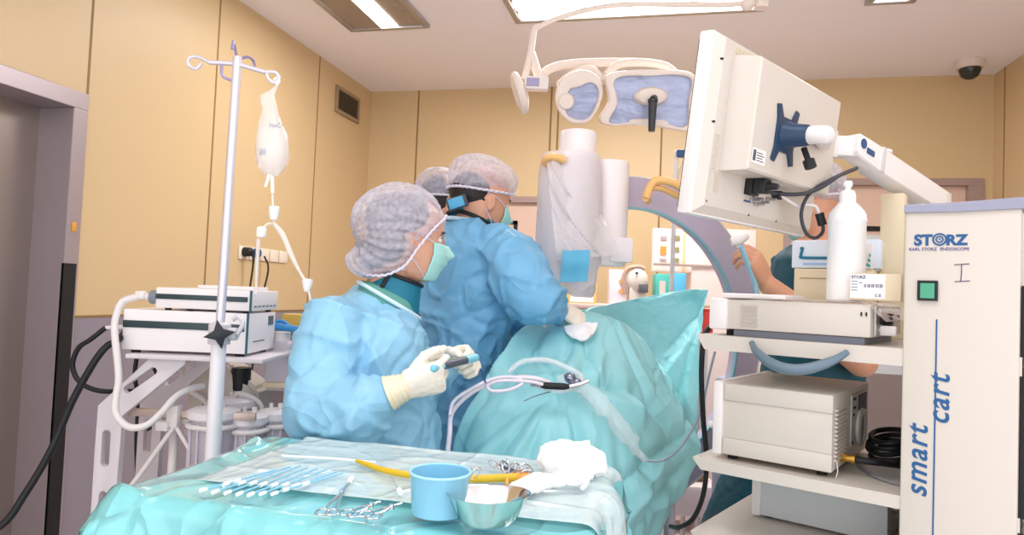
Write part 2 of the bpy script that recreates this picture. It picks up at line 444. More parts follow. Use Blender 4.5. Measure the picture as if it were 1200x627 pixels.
# ceiling fixtures
DIFF = mat('light_diffuser', 'fff8f2', .5, emit=5)
LOUV = mat('light_louvre', 'a89e98', .3, metal=.6)
def fixture(x0, x1, y0, y1, strips, label, bars=True, wide=.05):
    t = thing('ceiling_light', ((x0+x1)/2, (y0+y1)/2, CZ), label, 'ceiling light', 'recessed ceiling lights')
    b = B(); f = .035
    for lo, hi in (((x0, y0), (x1, y0+f)), ((x0, y1-f), (x1, y1)), ((x0, y0+f), (x0+f, y1-f)), ((x1-f, y0+f), (x1, y1-f))):
        b.mm((lo[0], lo[1], CZ-.022), (hi[0], hi[1], CZ+.01), bev=.003)
    link('frame', b, ALU, t)
    b = B().mm((x0+f, y0+f, CZ-.012), (x1-f, y1-f, CZ-.006)); link('louvre', b, LOUV, t, smooth=False)
    for sx0, sx1, sy0, sy1 in strips:
        b = B().mm((sx0, sy0, CZ-.02), (sx1, sy1, CZ-.0121), bev=.002); link('diffuser', b, DIFF, t)
    return t
fixture(-.985, .46, 3.38, 4.06, [(-.94, .42, 3.76, 3.87), (-.94, .42, 3.92, 4.01), (-.94, .42, 3.45, 3.6)], 'wide rectangular ceiling light with bright white strips above the operating table')
t = fixture(-2.09, -1.545, 3.2, 4.06, [(-1.86, -1.745, 3.25, 4.02)], 'narrow grey ceiling light with one bright tube and small round spots')
b = B()
for i in range(5): b.lathe([(.001, 0), (.012, 0), (.012, .008), (.001, .008)], Matrix.Translation((-1.63, 3.45+.12*i, CZ-.0185)), 14)
link('spot', b, ALU, t)
fixture(.985, 1.235, 3.3, 4.05, [(1.03, 1.19, 3.35, 4.0)], 'ceiling light mostly out of view at the right end of the ceiling')
t = thing('security_camera', (1.9, 5.1, CZ), 'dome security camera with dark glass on the ceiling near the far right corner', 'security camera')
Mx = Matrix.Translation((1.9, 5.1, CZ)) @ Matrix.Rotation(math.pi, 4, 'X')
link('mount', B().lathe([(.02, 0), (.083, 0), (.085, .02), (.078, .055), (.02, .055)], Mx, 32), mat('camera_housing', 'd9ccc2', .4), t)
link('dome', B().lathe([(.01, .05), (.066, .052), (.064, .075), (.05, .105), (.026, .122), (.001, .127)], Mx, 28), mat('smoked_dome', '2f302c', .12), t)
t = thing('air_vent', (LX, 4.97, 2.7), 'dark square ventilation grille high on the yellow wall near the ceiling', 'vent')
p0 = (4.77, 5.17); pz = (2.71, 2.92); v0, v1, z0, z1 = p0[0], p0[1], pz[0], pz[1]
b = B()
for lo, hi in (((v0, z0), (v1, z0+.03)), ((v0, z1-.03), (v1, z1)), ((v0, z0+.03), (v0+.03, z1-.03)), ((v1-.03, z0+.03), (v1, z1-.03))):
    b.mm((LX, lo[0], lo[1]), (LX+.02, hi[0], hi[1]), bev=.003)
link('grille_frame', b, mat('vent_frame', '9a8468', .5), t)
b = B().mm((LX+.0005, v0+.03, z0+.03), (LX+.004, v1-.03, z1-.03)); link('duct_back', b, DARK, t, smooth=False)
b = B()
for i in range(9):
    z = z0+.04+i*(z1-z0-.08)/8; b.box((LX+.011, (v0+v1)/2, z), (.018, v1-v0-.06, .004), None)
link('louvre', b, mat('vent_slat', '6b604c', .5), t, smooth=False)

# wall sockets on the left wall
t = thing('wall_socket_strip', (LX, 4.25, 1.55), 'row of white wall sockets behind the drip line', 'wall socket')
sy = [3.72+i*.11 for i in range(5)]
b = B()
for y in sy: b.mm((LX, y-.05, 1.51), (LX+.012, y+.05, 1.59), bev=.004)
link('plate', b, mat('socket_cream', 'e9ddcb', .4), t)
b = B()
for y in (sy[0],): b.lathe([(.001, 0), (.03, 0), (.027, .045), (.012, .06), (.001, .06)], Matrix.Translation((LX+.012, y, 1.555)) @ Matrix.Rotation(math.pi/2, 4, 'Y'), 16)
link('plug', b, BLACK, t)
b = B().lathe([(.001, 0), (.03, 0), (.027, .03), (.001, .03)], Matrix.Translation((LX+.012, sy[1], 1.555)) @ Matrix.Rotation(math.pi/2, 4, 'Y'), 16)
link('plug', b, NAVY, t, label='blue plug')
b = B().tube([(LX+.06, sy[0], 1.55), (LX+.07, sy[0]+.01, 1.48), (LX+.05, sy[0], 1.2), (LX+.05, sy[0]-.03, .8)], .006, 6); link('socket_cord', b, BLACK, t)
b = B().tube([(LX+.04, sy[2]-.05, 1.54), (LX+.06, sy[2]-.03, 1.45), (LX+.06, sy[2]-.1, 1.2), (LX+.06, sy[2]-.16, .7)], .006, 6); link('socket_cord', b, BLACK, t)
# ================================================================== endoscopy cart (right)
ca = math.radians(-25)
CU = Vector((math.cos(ca), math.sin(ca), 0)); CV = Vector((-math.sin(ca), math.cos(ca), 0)); CO = Vector((.059, 1.62, 0))
CM = frame(CO, CU, CV, (0, 0, 1))
def cw(a, b, z): return CM @ Vector((a, b, z))
cart = thing('equipment_cart', cw(.3, .25, 0), 'cream hospital cart with shelves and a tall column with blue lettering', 'equipment cart')
D = .50
def shelf(z0, z1):
    b = B(CM); prof = [(0, z1), (.004, z1-.007), (.02, z0), (.62, z0), (.62, z1)]
    b.loft([[(a, 0, z) for a, z in prof], [(a, D, z) for a, z in prof]])
    return link('shelf', b, CREAM, cart, ang=25)
for z0, z1 in ((1.262, 1.295), (.993, 1.018), (.825, .853), (.30, .33)):
    shelf(z0, z1)
b = B(CM).mm((.412, -.004, .12), (.592, .07, 1.558), bev=.006); link('side_column', b, CREAM, cart)
b = B(CM).mm((.40, D-.05, .12), (.592, D+.01, 1.62), bev=.006); link('side_column', b, CREAM, cart)
b = B(CM).mm((.292, D-.06, 1.295), (.345, D-.01, 1.66), bev=.004); link('mast', b, CREAM2, cart)
b = B(CM).mm((.592, .0, .3), (.606, D, 1.42), bev=.003); link('rear_panel', b, DARK, cart)
b = B(CM)
b.loft([[(.411, y, z) for y, z in ((-.008, 1.555), (-.008, 1.566), (.0, 1.571), (.072, 1.571), (.072, 1.555))],
        [(.50, y, z) for y, z in ((-.009, 1.553), (-.009, 1.566), (.0, 1.5715), (.072, 1.5715), (.072, 1.553))],
        [(.596, y, z) for y, z in ((-.008, 1.555), (-.008, 1.570), (.0, 1.576), (.072, 1.576), (.072, 1.555))]])
link('column_cap', b, mat('grey_cap', '9699ad', .4), cart)
b = B(CM)
b.mm((-.01, .01, .10), (.6, .06, .15), bev=.01); b.mm((-.01, D-.06, .10), (.6, D-.01, .15), bev=.01)
link('base_frame', b, CREAM2, cart)
for a in (.03, .56):
    for y in (.035, D-.035):
        b = B(CM); b.tube([(a, y-.015, .05), (a, y+.015, .05)], .05, 24, 0); b.cyl((a, y, .05), (a, y, .11), .012); link('castor', b, mat('castor_grey', '5d5f66', .5), cart)
# curved handle
b = B(CM); pts = []
for i in range(15):
    t = i/14; a = lerp(.130, .318, t); z = 1.285-.042*math.sin(math.pi*t)**.8-.004*t
    y = -.012-.05*math.sin(math.pi*t)**.7; pts.append((a, y, z))
b.tube(pts, [.006, .010, .011, .011, .011, .010, .006], 12, 3); link('handle', b, mat('slate_handle', '667a88', .35), cart)
# lettering on the column : local x=CU, y=up, normal towards -CV
def facep(a, z): return frame(cw(a, -.0046, z), CU, (0, 0, 1), -CV)
b = B(); b.text('ST', .0275, facep(.4285, 1.4925), bold=.0012); b.text('RZ', .0262, facep(.4795, 1.4925), bold=.0012)
n = 36; ring = lambda r: [(r*math.cos(2*math.pi*i/n), r*math.sin(2*math.pi*i/n)) for i in range(n)]
b.prism(ring(.0118), facep(.4695, 1.5025), .0006, [ring(.0088)]); b.prism(ring(.0066), facep(.4695, 1.5025), .0006, [ring(.0042)]); b.prism(ring(.0016), facep(.4695, 1.5025), .0006)
link('maker_lettering', b, BLUEINK, cart, smooth=False)
b = B(); b.text('KARL STORZ', .0078, facep(.420, 1.482)); b.text('ENDOSCOPE', .0078, facep(.4705, 1.482)); link('small_lettering', b, mat('violet_print', '4a3f8f', .5), cart, smooth=False)
b = B(); RM = Matrix.Rotation(math.pi/2, 4, 'Z')
b.text('smart', .051, facep(.4555, 1.0245) @ RM, shear=.22, bold=.0007, space=1.12); b.text('cart', .051, facep(.4885, 1.162) @ RM, shear=.22, bold=.0007, space=1.12)
link('side_lettering', b, BLUEINK, cart, smooth=False)
b = B(CM).mm((.466, -.0052, .70), (.4685, -.004, 1.354)); link('blue_line', b, BLUEINK, cart, smooth=False)
b = B(CM)
for (a0, z0, a1, z1) in ((.493, 1.4555, .5165, 1.4575), (.5045, 1.4565, .5035, 1.4255), (.494, 1.4245, .5175, 1.4265)):
    b.tube([(a0, -.0045, z0), ((a0+a1)/2+.0005, -.0045, (z0+z1)/2), (a1, -.0045, z1)], .0008, 6)
link('pen_mark', b, mat('pen_ink', '3d3b63', .6), cart)
b = B(CM)
for lo, hi in (((.4355, 1.388), (.4685, 1.392)), ((.4355, 1.421), (.4685, 1.4255)), ((.4355, 1.392), (.440, 1.421)), ((.464, 1.392), (.4685, 1.421))):
    b.mm((lo[0], -.010, lo[1]), (hi[0], -.003, hi[1]), bev=.001)
sw = link('power_switch', b, BLACK, cart)
b = B(CM)
b.loft([[(x, -.0095 + .003*k, z) for x, z in ((.4405, 1.3925), (.4635, 1.3925), (.4635, 1.4205), (.4405, 1.4205))] for k in (1, 0)])
link('rocker', b, mat('green_rocker', '3f8f72', .25, emit=.25), sw)

# --- devices on the cart
def hex_slots(b, M, n, a0, a1, z0, dz, h, out=.006):
    for i in range(n):
        z = z0-i*dz
        b.loft([[(a, y, zz) for y, zz in ((0, z), (-out, z-h*.5), (-out*.6, z-h), (0, z-h))] for a in (a0, a1)])
# upper camera control box
t = thing('control_unit', cw(.19, .2, 1.295), 'long flat cream control unit with vent slots on the upper cart shelf', 'medical device')
b = B(CM).mm((.030, .025, 1.310), (.352, .36, 1.377), bev=.004); link('housing', b, CREAM, t)
b = B(CM).mm((.020, .02, 1.308), (.062, .365, 1.379), bev=.005); link('front_bezel', b, WHITE, t)
b = B(CM); hex_slots(b, CM, 6, .093, .128, 1.366, .0085, .0055, .006)
b.bm.transform(CM.inverted()); b.bm.transform(Matrix.Translation((0, .025, 0))); b.bm.transform(CM)
link('vent_slots', b, CREAM, t, ang=10)
b = B(CM)
for a in (.06, .32):
    for y in (.06, .32): b.cyl((a, y, 1.295), (a, y, 1.311), .012)
link('foot', b, DARK, t)
b = B(CM).mm((.075, .03, 1.2955), (.34, .33, 1.309)); link('under_shade', b, mat('slate_shadow', '6a6f7c', .5), t, smooth=False)  # slate slab whose colour stands for the shadow under the unit
b = B(CM).mm((.352, .05, 1.312), (.357, .34, 1.374), bev=.001); rp = link('rear_plate', b, ALU, t)
b = B(CM)
b.cyl((.357, .10, 1.345), (.378, .10, 1.345), .008); b.mm((.356, .13, 1.33), (.37, .17, 1.36), bev=.002); b.cyl((.357, .2, 1.35), (.375, .2, 1.35), .007)
link('connector', b, BLACK, rp)
b = B(CM); b.mm((.357, .07, 1.355), (.362, .30, 1.37), bev=.001); b.cyl((.357, .08, 1.325), (.372, .08, 1.325), .005); b.box((.375, .075, 1.325), (.03, .012, .02), None, bev=.003)
link('connector', b, WHITE, rp, label='white plug')
b = B(CM)
for i in range(2): b.box((.335+.009*i, .0245, 1.357), (.003, .003, .008))
link('slot_mark', b, DARK, t, smooth=False)
# plastic film over its top
rows = []
for i in range(16):
    y = .02+.34*i/15; rows.append([])
    for k in range(24):
        x = .05+.33*k/23; q = vnoise([[x*22, y*16, 1]], 5)[0]; q2 = abs(vnoise([[x*40, y*11, 3]], 9)[0])
        drop = max(0, x-.345)*1.0
        rows[-1].append((x, y, 1.3792+.005*max(0, q)+.003*q2-drop))
b = B(CM).grid(rows, .0006); tag = link('plastic_cover', b, FILM, label='clear plastic film lying crumpled over the top control unit', cat='plastic cover')
b = B(CM).mm((.045, .03, 1.3795), (.185, .18, 1.3905), bev=.003); link('flat_box', b, WHITE, label='thin white box lying on top of the long control unit', cat='box')
# light source (lower)
t = thing('light_source', cw(.16, .2, 1.018), 'tall beige device with side vents and a gold plug on the middle cart shelf', 'medical device')
b = B(CM).mm((.045, .03, 1.030), (.285, .38, 1.189), bev=.004); hs = link('housing', b, CREAM, t)
b = B(CM).mm((.034, .025, 1.028), (.056, .385, 1.191), bev=.004); link('front_bezel', b, WHITE, t)
b = B(CM); b.cyl((.036, .06, 1.086), (.014, .06, 1.086), .008, n=18); link('front_knob', b, WHITE, t)
b = B(CM); b.mm((.058, .0265, 1.150), (.286, .031, 1.188), bev=.003); b.mm((.058, .0265, 1.031), (.286, .031, 1.068), bev=.003); link('side_rail', b, CREAM, t)
RA = .285
b = B(CM)
for i in range(13):
    z = 1.158-i*.0085; b.loft([[(x, y, zz) for x, zz in ((RA, z), (RA+.006, z-.003), (RA+.004, z-.0055), (RA, z-.006))] for y in (.05, .135)])
link('vent_slots', b, CREAM, t, ang=10)
b = B(CM); b.mm((RA, .185, 1.06), (RA+.004, .34, 1.175), bev=.001); pl = link('rear_plate', b, MATS.get('plate_warm') or mat('plate_warm', 'c4beb4', .4, metal=.2), t)
b = B(CM); b.mm((RA+.004, .25, 1.13), (RA+.006, .33, 1.17)); link('socket', b, BLACK, pl, smooth=False)
Mf = CM @ Matrix.Translation((RA+.004, .27, 1.095)) @ Matrix.Rotation(math.pi/2, 4, 'Y')
b = B().lathe([(.030, 0), (.044, 0), (.044, .006), (.036, .009), (.030, .006), (.030, 0)], Mf, 32); link('fan_ring', b, mat('fan_cream', 'd2cdc4', .45), pl)
b = B().lathe([(.001, 0), (.03, 0), (.028, .004), (.001, .004)], Mf, 28); link('fan_guard', b, mat('fan_dark', '8b8474', .5), pl)
b = B(CM)
for y, z in ((.2, 1.165), (.215, 1.165), (.2, 1.145), (.215, 1.145), (.2, 1.13), (.335, 1.07), (.19, 1.07)): b.cyl((RA+.003, y, z), (RA+.006, y, z), .003, n=8)
link('screw', b, DARK, pl)
GOLD = mat('brass', 'c99a45', .3, metal=.8)
b = B(CM); b.cyl((RA, .10, 1.052), (RA+.012, .10, 1.052), .010, n=6); b.cyl((RA+.012, .10, 1.052), (RA+.024, .10, 1.052), .008); b.cyl((RA+.024, .10, 1.052), (RA+.03, .10, 1.052), .009)
link('gold_plug', b, GOLD, t)
b = B(CM)
for a in (.07, .26):
    for y in (.06, .34): b.cyl((a, y, 1.018), (a, y, 1.031), .011)
link('foot', b, DARK, t)
b = B(CM).tube([(RA+.03, .10, 1.052), (.36, .12, 1.05), (.40, .2, 1.04), (.40, .32, 1.05)], .007, 10); link('power_lead', b, BLACK, label='black lead with white lettering plugged into the gold socket of the beige device', cat='cable')
b = B(CM).tube([(RA+.003, .06, 1.05), (RA+.006, .055, 1.03), (RA+.004, .05, 1.0185)], .0012, 6); link('ground_wire', b, WHITE, label='thin white wire hanging from the gold plug down to the shelf', cat='wire')
def coil(name, c, r, n, mt, lab, th=.006):
    b = B(CM); pts = []
    for i in range(n*10):
        t = 2*math.pi*i/10; k = i/(n*10)
        pts.append((c[0]+r*(1+.12*math.sin(i))*math.cos(t), c[1]+1.3*r*math.sin(t), c[2]+.05*k+.012*math.sin(t*1.0+.5)))
    b.tube(pts, th, 8, 3); return link(name, b, mt, label=lab, cat='cable')
coil('cable_coil', (.355, .27, 1.040), .045, 4, BLACK, 'loose coil of black cables behind the beige device on the middle shelf')
b = B(CM).tube([(.30, .2, 1.022), (.36, .10, 1.022), (.44, .08, 1.022), (.5, .15, 1.022)], .0035, 8); link('grey_cable', b, mat('grey_cable', '8b8b92', .5), label='grey cable lying on the middle shelf beneath the black coil', cat='cable')
# third device
t = thing('insufflator', cw(.2, .25, .853), 'grey white device on the lowest visible cart shelf', 'medical device')
b = B(CM).mm((.078, .21, .860), (.36, .46, .985), bev=.004); link('housing', b, mat('grey_white_enamel', 'cfd0d2', .4), t)
b = B(CM).mm((.066, .205, .858), (.088, .465, .987), bev=.004); link('front_bezel', b, WHITE, t)
b = B(CM)
for a in (.1, .33):
    for y in (.24, .43): b.cyl((a, y, .853), (a, y, .861), .011)
link('foot', b, DARK, t)
b = B(CM); b.cyl((.36, .26, .93), (.372, .26, .93), .013); b.cyl((.36, .31, .93), (.372, .31, .93), .013); b.mm((.36, .36, .91), (.366, .42, .95)); link('connector', b, ALU, t)

# white squeeze bottle on the control unit
t = thing('squeeze_bottle', cw(.284, .12, 1.384), 'tall white plastic bottle with a pull-up cap standing on the cart', 'bottle')
Mb = Matrix.Translation(cw(.284, .12, 1.381))
BW = mat('bottle_white', 'fbfafa', .4, sss=.1)
b = B().lathe([(.001, 0), (.034, 0), (.038, .004), (.038, .172), (.0395, .174), (.0395, .178), (.038, .18), (.038, .188), (.033, .197), (.022, .210), (.0165, .215), (.001, .215)], Mb, 40); link('body', b, BW, t)
b = B().lathe([(.0165, .213), (.0165, .232), (.0135, .240), (.006, .243), (.006, .249), (.009, .251), (.0095, .256), (.008, .262), (.001, .263)], Mb, 28); link('cap', b, BW, t)
# small labelled box
t = thing('label_box', cw(.335, .12, 1.385), 'small cream box with a printed white label beside the white bottle', 'box')
b = B(CM).mm((.306, .055, 1.385), (.400, .087, 1.440), bev=.002); link('carton', b, CREAM2, t)
b = B(CM).mm((.307, .0538, 1.389), (.372, .0551, 1.4385)); lb = link('label', b, mat('label_white', 'eeeef2', .5), t, smooth=False)
def lf2(a, z): return frame(cw(a, .0536, z), CU, (0, 0, 1), -CV)
b = B(); b.text('STORZ', .0085, lf2(.309, 1.4295), bold=.0002); b.text('C E', .0075, lf2(.353, 1.393), bold=.0002)
for i in range(24):
    a = .333+i*.0015
    if i % 5 != 3: b.mm((a, .0533, 1.4115), (a+.0006+.0004*(i % 2), .0537, 1.4185), CM)
for z in (1.423, 1.417, 1.411, 1.405): b.mm((.309, .0533, z), (.318+.003*(int(z*1000) % 2), .0537, z+.0012), CM)
b.mm((.323, .0533, 1.4205), (.330, .0537, 1.4218), CM)
link('label_print', b, mat('print_grey', '55586a', .6), lb, smooth=False)

# tray behind with teal hook
t = thing('storage_tray', cw(.2, .42, 1.466), 'pale blue tray with a teal scoop print behind the white bottle', 'tray')
b = B(CM).mm((.09, .40, 1.468), (.30, .46, 1.541), bev=.003); link('box_body', b, mat('pale_blue_box', 'dfe9f4', .4), t)
b = B(CM); b.tube([(.118, .398, 1.520), (.116, .398, 1.512), (.114, .398, 1.500), (.120, .398, 1.495), (.2, .398, 1.494), (.28, .398, 1.494)], .0038, 8); b.box((.116, .398, 1.520), (.008, .004, .006))
link('hook', b, TEALD, t)
b = B(CM).mm((.12, .3985, 1.475), (.28, .4, 1.482)); link('blue_stripe', b, mat('stripe_blue', '9dbbe0', .5), t, smooth=False)
b = B(CM).mm((.10, .39, 1.296), (.288, .49, 1.466), bev=.003); cb = link('drawer_box', b, CREAM2, label='beige drawer box carrying the pale blue tray at the back of the cart', cat='drawer box')
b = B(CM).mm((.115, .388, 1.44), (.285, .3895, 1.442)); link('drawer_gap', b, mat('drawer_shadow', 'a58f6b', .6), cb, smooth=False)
t = thing('glove_carton', cw(.36, .5, 1.62), 'small carton with teal stripes between the bottle and the cart mast', 'carton')
b = B(CM).mm((.245, .385, 1.466), (.286, .44, 1.53), bev=.002); link('carton', b, WHITE, t)
b = B(CM)
for k in range(3): b.prism([(.272+.005*k*.6, 1.475+k*.012), (.280, 1.47+k*.012), (.283, 1.475+k*.012), (.275+.005*k*.6, 1.482+k*.012)], frame((0, .3846, 0), (1, 0, 0), (0, 0, 1), (0, -1, 0)), .001)
link('teal_stripe', b, mat('stripe_teal', '36a39a', .5), t, smooth=False)

# --- monitor seen from behind
ML = Vector((.030, 1.362, 0)); MR = Vector((.316, 1.808, 0)); mx = (MR-ML).normalized(); nx = Vector((mx.y, -mx.x, 0))
tilt = math.radians(6.5); upv = (Vector((0, 0, 1))*math.cos(tilt)+nx*math.sin(tilt)); nb = (nx*math.cos(tilt)-Vector((0, 0, 1))*math.sin(tilt))
MM = frame(ML+Vector((0, 0, 1.538)), mx, upv, nb)     # x along width, y up, z towards the back
WM, HM = (MR-ML).length, .354
mon = thing('monitor', MM @ Vector((WM/2, 0, 0)), 'large cream monitor seen from behind, held up on a jointed arm', 'monitor')
b = B(MM).mm((0, 0, -.03), (WM, HM, 0.0), bev=.004); link('screen_frame', b, WHITE, mon)
b = B(MM).mm((.01, .012, -.036), (WM-.01, HM-.012, -.0301)); link('screen', b, mat('screen_glass', '15181c', .1), mon, smooth=False)
b = B(MM); b.loft([[(x, y, z) for x, y in ((i, i2), (WM-i, i2), (WM-i, HM-i3), (i, HM-i3))] for z, i, i2, i3 in ((0, .004, .004, .004), (.018, .018, .02, .012))])
link('back_shell', b, CREAM, mon, ang=20)
b = B(MM).loft([[(x, y, z) for x, y in ((i, .092+i3), (WM-.012-i, .092+i3), (WM-.012-i, .318-i2), (i, .318-i2))] for z, i, i2, i3 in ((.017, .055, 0, 0), (.070, .062, .006, .004), (.074, .066, .01, .008))])
bx = link('back_box', b, CREAM, mon, ang=20)
b = B(MM)
for i in range(34):
    x = .06+i*.0135
    if x < WM-.03: b.mm((x, .3225, .0165), (x+.006, .334, .0195))
link('vent_slots', b, mat('vent_olive', 'c9c3a2', .6), mon, smooth=False)
b = B(MM)
for j in range(9): b.mm((.042, .085-.0045*j+.0, .0172), (.060, .0872-.0045*j, .0195))
for j in range(14): b.mm((.024, .092+.005*j, .0172), (.042, .0942+.005*j, .0195))
link('speaker_slots', b, mat('slot_cream', 'cfc6b8', .6), mon, smooth=False)
b = B(MM)
for x, y in ((.016, .30), (.016, .18), (.025, .028), (.2, .02), (.33, .02)): b.cyl((x, y, .008), (x, y, .0185), .0022, n=10)
link('screw', b, DARK, mon)
# label on the back box
b = B(MM).mm((.072, .112, .0742), (.125, .14, .0752)); lb = link('rating_label', b, mat('label_paper', 'f4f1ec', .5), mon, smooth=False)
b = B(MM); b.mm((.074, .116, .0752), (.085, .137, .0757))
for j in range(4): b.mm((.089, .117+.005*j, .0752), (.119-.006*(j % 2), .1188+.005*j, .0757))
link('label_print', b, MATS['print_grey'], lb, smooth=False)
# VESA bracket
b = B(MM); cx, cy = .195, .185; z0 = .0742
poly = [(-.05, .055), (-.035, .058), (-.02, .035), (.02, .035), (.035, .058), (.05, .055), (.042, .028), (.042, -.028), (.05, -.055), (.035, -.058), (.02, -.035), (-.02, -.035), (-.035, -.058), (-.05, -.055), (-.042, -.028), (-.042, .028)]
b.prism([(cx+x, cy+y) for x, y in poly], Matrix.Translation((0, 0, z0)), .004, bev=.0008)
br = link('mount_plate', b, mat('deep_navy', '1d3a58', .4), mon)
b = B(MM); b.loft([[(cx+r*math.cos(t), cy+r*math.sin(t), z) for t in [2*math.pi*i/24 for i in range(24)]] for z, r in ((z0+.004, .030), (z0+.02, .024), (z0+.048, .021), (z0+.052, .018))]); link('mount_hub', b, MATS['deep_navy'], br)
b = B(MM); b.cyl((cx+.03, cy-.02, z0+.03), (cx+.03, cy-.05, z0+.045), .006); b.tube([(cx+.03, cy-.045, z0+.043), (cx+.03, cy-.06, z0+.05)], .012, 12, 0); link('clamp_knob', b, BLACK, br)
# connectors under the box
b = B(MM)
b.mm((.165, .060, .017), (.20, .098, .035), bev=.002); b.mm((.165, .064, .035), (.195, .094, .062), bev=.004); b.cyl((.18, .079, .062), (.18, .079, .082), .009, .006)
link('video_plug', b, BLACK, mon)
b = B(MM)
for x, y in ((.20, .05), (.212, .056), (.22, .046), (.24, .052), (.27, .062)): b.mm((x-.007, y-.005, .017), (x+.007, y+.005, .024), bev=.001); b.cyl((x, y, .02), (x, y, .04), .003)
link('socket_row', b, ALU, mon)
b = B(MM); b.cyl((.30, .075, .018), (.30, .075, .035), .010); link('round_socket', b, BLACK, mon)
b = B(MM); b.mm((.265, .095, .0175), (.30, .1, .0195)); b.mm((.17, .045, .0175), (.20, .049, .0195)); link('port_label', b, NAVY, mon, smooth=False)
# arm
arm = cart
hub = MM @ Vector((cx, cy, z0+.052))
J1 = at(1001, 172, 1.64); Jm = at(964, 170, 1.63); J0 = at(1100, 236, 1.90)
b = B(); b.tube([hub, hub+nb*.03, (hub+nb*.03+Jm)/2, Jm], .018, 14, 4); link('tilt_joint', b, WHITE, arm)
b = B()
ar = (J1-Jm); ar.z = 0; ar.normalize(); sd = Vector((-ar.y, ar.x, 0))
Ma = frame(Jm, ar, sd, (0, 0, 1))
b.lathe([(.001, -.032), (.03, -.032), (.033, -.027), (.033, .030), (.03, .034), (.001, .034)], Ma, 28)
b.box((J1-Jm).length*Vector((.55, 0, 0))+Vector((0, 0, -.002)), ((J1-Jm).length*.9, .04, .05), Ma, bev=.008)
link('front_link', b, WHITE, arm)
dv = (J0-J1).normalized(); sdn = dv.cross(Vector((0, 0, 1))).normalized(); upn = sdn.cross(dv)
Mk = frame(J1, dv, sdn, upn); L = (J0-J1).length
b = B(Mk); sec = lambda x, hw, h0, h1: [(x, hw*a, h) for a, h in ((-1, h0), (-.8, h0-.004), (.8, h0-.004), (1, h0), (1, h1-.006), (.8, h1), (-.8, h1), (-1, h1-.006))]
b.loft([sec(-.02, .020, -.018, .018), sec(-.012, .022, -.026, .026), sec(.06, .023, -.032, .028), sec(.10, .026, -.036, .026), sec(L, .026, -.036, .026)])
link('spring_arm', b, WHITE, arm)
b = B(Mk); b.mm((.085, -.0275, -.037), (.10, .0275, .0265), bev=.001); 
link('arm_seam', b, mat('seam_grey', 'cfcac6', .5), arm)
b = B(Mk); b.cyl((0, .018, .004), (0, .0245, .004), .012, n=20); b.cyl((0, -.018, .004), (0, -.0245, .004), .012, n=20)
for s in (-1, 1): b.box((.034, s*.0235, -.006), (.034, .003, .014), Matrix.Rotation(.9, 4, 'Y') if False else None, bev=.001)
link('pivot_cover', b, NAVY, arm)
b = B(Mk); b.cyl((.15, 0, .02), (.15, 0, .036), .011); b.cyl((.15, 0, .036), (.15, 0, .042), .014); link('arm_knob', b, WHITE, arm)
b = B(); b.cyl(J0+Vector((0, 0, .02)), Vector((J0.x, J0.y, 1.60)), .03); link('arm_post', b, CREAM, arm)
b = B(); b.loft([[Vector((J0.x, J0.y, 0))+CU*x+CV*y+Vector((0, 0, z)) for x, y in ((-.05, -.05), (.05, -.05), (.05, .05), (-.05, .05))] for z in (1.5, 1.60)]); link('arm_foot', b, CREAM, arm)
# black cables from monitor to arm
pv = MM @ Vector((.18, .079, .082))
b = B().tube([pv, at(893, 224, 1.50), at(930, 228, 1.50), at(958, 222, 1.52), at(985, 205, 1.56), at(1004, 197, 1.62)], .0045, 10); link('video_cable', b, mat('dark_cable', '3a3a45', .4), label='dark video cable running from the monitor back up to the arm', cat='cable')
ps = MM @ Vector((.30, .075, .035))
b = B().tube([at(1003, 198, 1.60), at(970, 212, 1.54), at(948, 228, 1.52), at(939, 250, 1.52), at(944, 272, 1.52), at(955, 279, 1.52), at(964, 272, 1.53), at(964, 262, 1.53)], .004, 10)
pc = link('power_cable', b, MATS['dark_cable'], label='dark cable hanging in a loop with a small ferrite lump by the monitor', cat='cable')
b = B().tube([at(964, 264, 1.53), at(960, 250, 1.53)], .0095, 12, 0); link('ferrite_lump', b, BLACK, pc)
b = B().tube([at(960, 252, 1.53), at(956, 242, 1.53), at(945, 240, 1.53), at(934, 241, 1.53), ps], .0035, 8); link('thin_lead', b, WHITE, pc, label='pale thin lead')
# ================================================================== left equipment
LU = Vector((cr.x, cr.y, 0)).normalized(); LV = Vector((-LU.y, LU.x, 0))
EO = at(142, 410, 2.15); EO.z = 0
EM = frame(EO, LU, LV, (0, 0, 1))
def ew(a, b, z): return EM @ Vector((a, b, z))
SHZ = 1.138
rack = thing('equipment_stand', ew(.2, .15, 0), 'grey white stand with slotted arms carrying two stacked white boxes', 'equipment stand')
b = B(EM).mm((.03, -.03, SHZ-.018), (.455, .27, SHZ-.004), bev=.003); link('shelf', b, mat('pale_grey_enamel', 'dcd6da', .4), rack)
GE = MATS['pale_grey_enamel']
def pxa(x, y, b_=.03):          # pixel -> stand's own (a,z) on the plane b
    P0 = ew(0, b_, 0); r = ray(x, y); t = (P0-CAM).dot(LV)/r.dot(LV); q = EM.inverted() @ (CAM+r*t); return (q.x, q.z)
def rrect(c0, c1, hw, n=6):
    c0 = Vector((*c0, 0)); c1 = Vector((*c1, 0)); d = (c1-c0).normalized(); s = Vector((-d.y, d.x, 0)); out = []
    for i in range(n+1): t = -math.pi/2+math.pi*i/n; out.append(c1+d*hw*math.cos(t)+s*hw*math.sin(t))
    for i in range(n+1): t = math.pi/2+math.pi*i/n; out.append(c0+d*hw*math.cos(t)+s*hw*math.sin(t))
    return [(p.x, p.y) for p in out]
outer = [pxa(*p) for p in ((180, 419), (222, 419), (221, 426), (148, 486), (146, 520), (134, 610))]
e0 = pxa(116.5, 525); outer += [pxa(111, 610), e0, pxa(120, 474)]
zb = .09; dirx = (outer[5][0]-outer[4][0])/(outer[5][1]-outer[4][1])
outer[5] = (outer[5][0], zb); outer[6] = (outer[6][0], zb)
